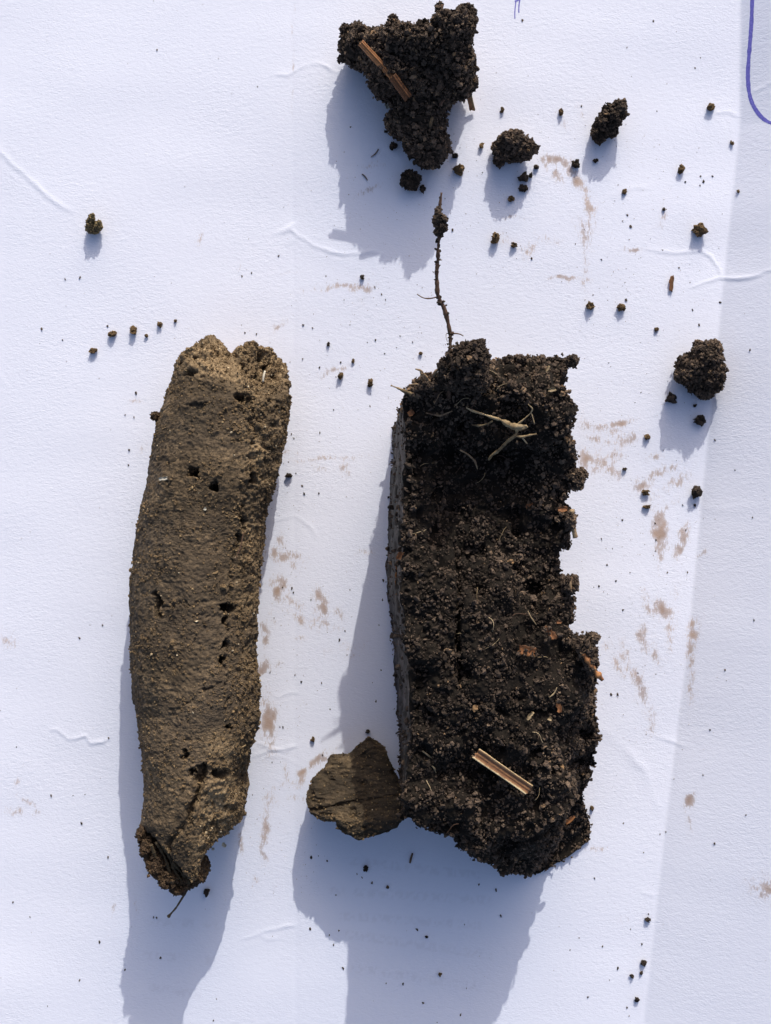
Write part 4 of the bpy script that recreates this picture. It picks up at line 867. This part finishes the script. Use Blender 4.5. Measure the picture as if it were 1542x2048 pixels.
# ------------------------------------------------------------------ small crumbs: photo px, width, height, tone (0 dark, 1 brown), label
CR = [
    (187, 702, 17, 12, 1, 'brown crumb left of the core top, lowest of the row of five'), (225, 669, 18, 13, 1, 'brown crumb second from the left in the row above the core'), (268, 661, 15, 19, 1, 'tallest brown crumb in the row above the left core'), (294, 672, 7, 9, 1, 'tiny brown crumb between two larger ones above the left core'), (319, 649, 11, 11, 1, 'round brown crumb just left above the core top'), (351, 643, 8, 8, 1, 'small brown crumb nearest above the left lobe of the core'),
    (682, 752, 13, 15, 1, 'dark olive crumb between the core top and the block, left of a seed like crumb'), (741, 766, 12, 22, 1, 'seed shaped brown crumb between the core top and the block'), (706, 722, 6, 11, 1, 'thin olive crumb above the seed shaped crumb'), (725, 556, 9, 13, 0, 'dark crumb on a tan smear above the middle of the paper'), (656, 689, 7, 9, 0, 'small grey crumb right of the core top'), (841, 707, 9, 8, 1, 'olive crumb left of the tall root base'), (577, 951, 18, 10, 0, 'flat dark crumb beside the right edge of the brown core'),
    (845, 380, 11, 26, 0, 'black rod shaped crumb below the largest clod, beside the small black clod'), (787, 294, 15, 15, 0, 'black crumb tucked under the left of the largest clod'), (772, 264, 9, 6, 0, 'tiny dark crumb touching the left edge of the largest clod leg'), (910, 313, 15, 11, 0, 'dark crumb right of the foot of the largest clod, upper of two'), (918, 340, 28, 19, 1, 'olive dark crumb right below the foot of the largest clod, lower of two'), (963, 292, 9, 14, 1, 'olive crumb between the largest clod and the lacy clod'), (1004, 222, 9, 13, 1, 'brown crumb above the lacy clod'), (1121, 225, 11, 18, 1, 'reddish brown crumb midway between the lacy clod and the slanting clod'),
    (1420, 216, 19, 16, 1, 'reddish brown angular crumb near the blue pen line'), (1463, 287, 8, 9, 1, 'brown crumb below the bend of the blue pen line'), (1190, 322, 13, 9, 0, 'dark crumb in the shadow of the slanting clod'), (1151, 329, 15, 19, 0, 'dark crumb with a clear shadow left below the slanting clod'), (1046, 357, 19, 18, 0, 'dark crumb below the lacy clod, upper of a touching pair'), (1046, 378, 16, 18, 0, 'dark crumb below the lacy clod, lower of a touching pair'), (1072, 335, 11, 11, 0, 'dark crumb at the end of a brown smear right of the lacy clod'), (1061, 352, 8, 12, 0, 'tiny dark crumb right of the touching pair'), (1020, 399, 13, 12, 1, 'olive crumb at the tip of the lacy clod shadow'),
    (1362, 340, 15, 15, 1, 'round brown crumb with a long shadow in the upper right'), (1249, 385, 10, 11, 1, 'small brown crumb below the slanting clod shadow'), (1476, 384, 7, 7, 1, 'tiny brown crumb on the folded side below the pen line'), (1327, 419, 8, 7, 0, 'tiny grey crumb above the right hand creases'), (990, 478, 18, 27, 1, 'dark olive crumb right of the tall root, larger of two'), (1027, 491, 14, 12, 1, 'olive crumb right of the tall root, smaller of two'), (1396, 461, 25, 28, 1, 'rounded brown crumb just above the white crease on the right'),
    (1179, 613, 20, 15, 1, 'dark wedge shaped crumb above the block, left of two'), (1241, 616, 21, 15, 1, 'brown crumb above the block, right of two'), (1313, 659, 9, 9, 1, 'small brown crumb left above the fist shaped clod'), (1340, 797, 27, 18, 0, 'dark crumb in the shadow left below the fist shaped clod'), (1390, 811, 8, 8, 0, 'tiny black crumb in the shadow right under the fist shaped clod'), (1399, 841, 20, 22, 0, 'black hooked crumb in the shadow below the fist shaped clod'), (1294, 874, 14, 11, 1, 'brown crumb among the smears right of the block'), (1290, 984, 15, 14, 1, 'olive crumb below the tan smears right of the block, upper of two'), (1293, 1014, 17, 10, 1, 'olive crumb standing clear of its shadow right of the block'), (1391, 984, 24, 26, 0, 'dark shiny crumb beside the fold right of the block'), (1389, 1010, 6, 6, 0, 'tiny crumb in the shadow of the dark crumb by the fold'), (1248, 938, 10, 8, 0, 'grey crumb close to the bulge on the right edge of the block'),
    (732, 1735, 11, 11, 0, 'round black crumb in the block shadow below the olive chip'), (775, 1774, 8, 7, 1, 'small brown crumb in the block shadow right of the round black one'), (880, 1948, 9, 8, 1, 'tan crumb low in the block shadow'), (853, 1873, 7, 6, 0, 'tiny black crumb in the middle of the block shadow'), (414, 1783, 13, 19, 0, 'dark crumb in the core shadow right of its broken foot'), (1295, 1838, 14, 10, 0, 'flat dark crumb on the fold at the lower right, top of a chain'), (1286, 1924, 12, 15, 0, 'dark crumb on the fold at the lower right, middle of a chain'), (1282, 1945, 7, 9, 0, 'tiny dark crumb just under the middle one of the chain on the fold'), (1264, 1951, 8, 11, 0, 'tiny dark crumb left of the chain on the fold'), (1273, 1998, 10, 11, 0, 'dark crumb at the bottom of the chain on the fold'),
    (627, 1477, 9, 15, 1, 'brown sliver crumb on the paper left above the olive chip'), (684, 1470, 1, 1, 0, None), (735, 1462, 10, 8, 0, 'dark crumb in the block shadow above the olive chip'), (1184, 1616, 9, 12, 1, 'olive crumb touching the lower right edge of the block'), (969, 1720, 14, 10, 1, 'brown crumb hanging at the lower edge of the block'),
]
def crumb(x, y, w_, h_, tone, label):
    z0 = surf(x, y); n = max(3, int(w_*h_/22)); n = min(n, 16)
    a, b = w_/2/S, h_/2/S
    c = W(np.float64(x), np.float64(y), np.float64(z0)); zr = 0.5*min(a, b)+0.45*max(a, b)
    seed = x*0.37+y*0.11
    q = rng.normal(size=(n, 3)); q /= np.linalg.norm(q, axis=1)[:, None]
    p = c+q*np.array([a, b, zr*.8])*0.55+np.array([0, 0, zr*0.72])
    r = (0.42+0.22*rng.random(n))*min(a, b)*(1.0 if n < 6 else 0.85)
    p[:, 2] = np.maximum(p[:, 2], z0+r*.8)
    tn = np.clip((.32 if tone == 0 else .45)+.14*rng.normal(size=n), .05, .95)
    core_v = I2[0]*(1+.55*vnoise(I2[0], 1.4, seed)+.3*vnoise(I2[0], 3.2, seed))[:, None]*np.array([a, b, zr])*.72
    core_v = core_v+c+np.array([0, 0, zr*.7]); core_v[:, 2] = np.maximum(core_v[:, 2], z0+.01)
    v, f, t = join([(core_v, I2[1], np.full(len(core_v), .3 if tone == 0 else .4)), scatter(p, r, tn)])
    return top_mesh('soil_crumb', v, f, DARK if tone == 0 else CRB, label, 'soil crumb', 'loose soil crumbs scattered on the paper', {'tint': t})
CRB = mat_soil('crumb_soil', [(0.0, (0.03, 0.018, 0.010)), (0.4, (0.085, 0.054, 0.028)), (0.7, (0.20, 0.125, 0.062)), (1.0, (0.36, 0.23, 0.11))])
for c in CR:
    if c[5]: crumb(*c)
# tan lump with a horn at the left
z0 = surf(185, 450)
v, f, t = clod_mesh([(186, 457, 1.5+z0, 15, 10, 1.6), (181, 447, 2.2+z0, 8, 10, 1.5), (196, 452, 2.+z0, 8, 9, 1.4), (183, 437, 3.2+z0, 6, 7, 1.0), (185, 431, 3.6+z0, 4, 4, .7), (199, 446, 2.6+z0, 4, 5, .9)], .12, .3, 1.2, .85, zfloor=z0)
top_mesh('soil_crumb', v, f, BROWN, 'tan horned crumb standing alone at the left of the paper', 'soil crumb', 'loose soil crumbs scattered on the paper', {'tint': t})
# plant scraps lying loose
z0 = surf(941, 205)
v, f, t = straw_mesh((937, 184, 3.2+z0), (945, 220, .9+z0), 1.3, .3, cup=.6, seed=2.); top_mesh('straw_husk', v, f, STRAW, 'small tan husk lying right of the largest clod', 'straw', attrs={'tint': .35*t})
z0 = surf(1343, 567)
v, f, t = flake(1343, 567, .5+z0, 28, 9, 95, .25, .02, 4.4); top_mesh('bark_flake', v, f, RUST, 'thin reddish bark flake above the fist shaped clod', 'bark', attrs={'tint': .2+.3*t})
z0 = surf(822, 1716)
v, f, t = tube(Wp([(825, 1707, .3+z0), (822, 1716, .3+z0), (820, 1726, .3+z0)]), [.22, .24, .2], 7, .15, .3, .5); top_mesh('straw_bit', v, f, ROOT, 'short brown straw bit in the block shadow right of the olive chip', 'straw', attrs={'tint': t})
for pts, lb in [([(724, 348, .3), (731, 353, .3), (735, 361, .3)], 'short thin root bit in the shadow of the largest clod'), ([(757, 298, .2), (751, 308, .2), (742, 314, .2)], 'pale thin fibre in the upper shadow of the largest clod')]:
    v, f, t = tube(Wp([(a, b, c+surf(a, b)) for a, b, c in pts]), [.12, .16, .1], 6, .2, .3, .5); top_mesh('root_bit', v, f, ROOT, lb, 'root', attrs={'tint': t})
# ------------------------------------------------------------------ specks
SP = [(314, 100), (515, 173), (1254, 95), (1307, 42), (1045, 40), (1401, 115), (1390, 136), (1314, 222), (1163, 212), (701, 254), (890, 397), (965, 345), (905, 460), (483, 650), (513, 668), (490, 665), (606, 650), (681, 725), (700, 650), (625, 656), (605, 718), (639, 735), (672, 754), (750, 575), (763, 588), (771, 600), (800, 672), (825, 684), (751, 680), (793, 695), (735, 685), (769, 707), (557, 512), (652, 552), (688, 600), (583, 868), (588, 877), (577, 924), (592, 947), (604, 972), (608, 988), (638, 987), (640, 866), (667, 820), (740, 812), (1170, 600), (1186, 590), (1250, 565), (1252, 600), (1203, 519), (1151, 488), (1063, 517), (1245, 442), (1261, 453), (1325, 500), (1236, 370), (1255, 430), (1401, 352), (1407, 362), (1425, 352), (1400, 371), (1371, 364), (1358, 535), (1380, 565), (1385, 620), (1398, 650), (1440, 605), (1270, 805), (1282, 785), (1365, 1010), (1372, 1060), (1310, 1046), (1312, 1080), (1311, 1102), (1335, 1145), (1375, 1145), (1225, 1097), (1214, 1130), (1203, 1078), (1198, 1172), (1232, 1162), (1260, 1145), (1245, 1040), (1246, 1220), (1312, 1348), (1276, 1346), (1222, 1389), (1235, 1388), (1406, 1550), (1348, 1558), (1320, 1668), (1332, 1664), (1247, 1646), (1287, 1705), (1189, 1756), (1205, 1893), (1158, 1876), (1261, 1858), (1284, 1888), (1297, 1828), (1236, 1937), (1219, 1960), (1176, 1994), (1254, 2015), (1258, 2032), (1140, 1900), (1429, 1687), (1505, 1035), (1430, 880), (714, 1748), (724, 1755), (744, 1765), (637, 1712), (654, 1722), (622, 1715), (672, 1790), (620, 1858), (659, 1870), (678, 1861), (667, 1890), (686, 1936), (772, 1967), (806, 1968), (846, 2006), (921, 2030), (933, 1977), (929, 1849), (958, 1769), (992, 1780), (1002, 1832), (834, 1859), (874, 2045), (313, 1836), (321, 1915), (433, 1998), (427, 2041), (307, 1835), (205, 1250), (159, 1276), (180, 1250), (102, 1592), (146, 1591), (170, 1589), (163, 1647), (216, 1715), (217, 1476), (33, 1494), (95, 2012), (159, 1961), (250, 1940), (60, 1834), (26, 1805), (199, 1884), (264, 1045), (258, 900), (257, 930), (250, 830), (272, 786), (268, 835), (160, 555), (130, 558), (83, 658), (125, 680), (215, 652), (503, 546), (484, 552), (540, 1345), (590, 1350), (603, 1364), (643, 1366), (565, 1175), (584, 1177), (587, 1185), (622, 1200), (548, 1236), (690, 1262), (679, 1280), (694, 1310), (767, 1161), (765, 1200), (758, 1250), (745, 1365), (752, 1402), (762, 1340), (560, 1454), (566, 1455), (645, 1510), (544, 1525), (505, 1590), (660, 1418), (505, 1480), (700, 1180), (1470, 940), (1500, 700), (1508, 1240), (1450, 1340), (1420, 1460), (1492, 1630)]
def where(x, y):
    for a, b, c, d_, t in [(600, 1020, 1690, 2048, 'in the wide shadow below the black block'), (255, 460, 1790, 2048, 'in the shadow below the brown core'), (0, 285, 560, 820, 'near the row of crumbs above left of the core'), (0, 300, 820, 1200, 'beside the upper left edge of the brown core'), (0, 300, 1200, 2048, 'on the bare paper at the lower left'),
                           (480, 860, 640, 880, 'on the paper between the core top and the block top'), (540, 800, 880, 1240, 'between the core and the block, in their upper half'), (480, 800, 1240, 1700, 'between the core and the block, in their lower half'),
                           (1180, 1542, 700, 1160, 'among the brown smears right of the block'), (1140, 1542, 1160, 1620, 'right of the lower half of the block'), (1100, 1542, 1620, 2048, 'near the fold at the lower right'), (1300, 1542, 300, 700, 'near the white creases at the right'), (1000, 1542, 0, 300, 'on the clean paper at the upper right'), (860, 1300, 300, 700, 'around the lacy clod and below it'), (0, 620, 0, 640, 'on the clean paper at the upper left')]:
        if a <= x <= b and c <= y <= d_: return 'tiny dark soil speck '+t, 'soil specks '+t
    return 'tiny dark soil speck left below the largest clod', 'soil specks left below the largest clod'
def speck(x, y):
    z0 = surf(x, y); r = 0.10+0.13*rng.random()
    c = W(np.float64(x), np.float64(y), np.float64(z0+r*.4))
    tp = TP1[rng.integers(0, 16)]; v = tp*np.array([r*(.7+.5*rng.random()), r*(.9+.8*rng.random()), r*.55])
    R = rng.random()*.9-.45; cs, sn = math.cos(R), math.sin(R); v = np.c_[v[:, 0]*cs-v[:, 1]*sn, v[:, 0]*sn+v[:, 1]*cs, v[:, 2]]+c
    lb, gp = where(x, y)
    top_mesh('soil_speck', v, I1[1], DARK, lb, 'soil speck', gp, {'tint': np.full(len(v), .3+.35*rng.random())})
for x, y in SP: speck(x, y)
# finest dust, beyond counting
n = 3300
dx = np.concatenate([rng.uniform(0, 1542, 700), rng.normal(560, 55, 800), rng.normal(1270, 80, 1000), rng.normal(760, 120, 500), rng.normal(960, 150, 300)])
dy = np.concatenate([rng.uniform(0, 2048, 700), rng.uniform(850, 1800, 800), rng.uniform(250, 1500, 1000), rng.normal(640, 160, 500), rng.normal(330, 100, 300)])
dz = paper_z(dx, dy); r = 0.03+0.06*rng.random(n)**2.5
pos = np.stack([(dx-CX)/S, (CY-dy)/S, dz+r*.4], -1)
v, f, t = scatter(pos, r, .3+.5*rng.random(n), TP0, I0[1])
tag(mesh_obj('soil_dust', v, f, CRB, attrs={'tint': t}), 'fine brown dust sprinkled over the paper', 'dust', kind='stuff')
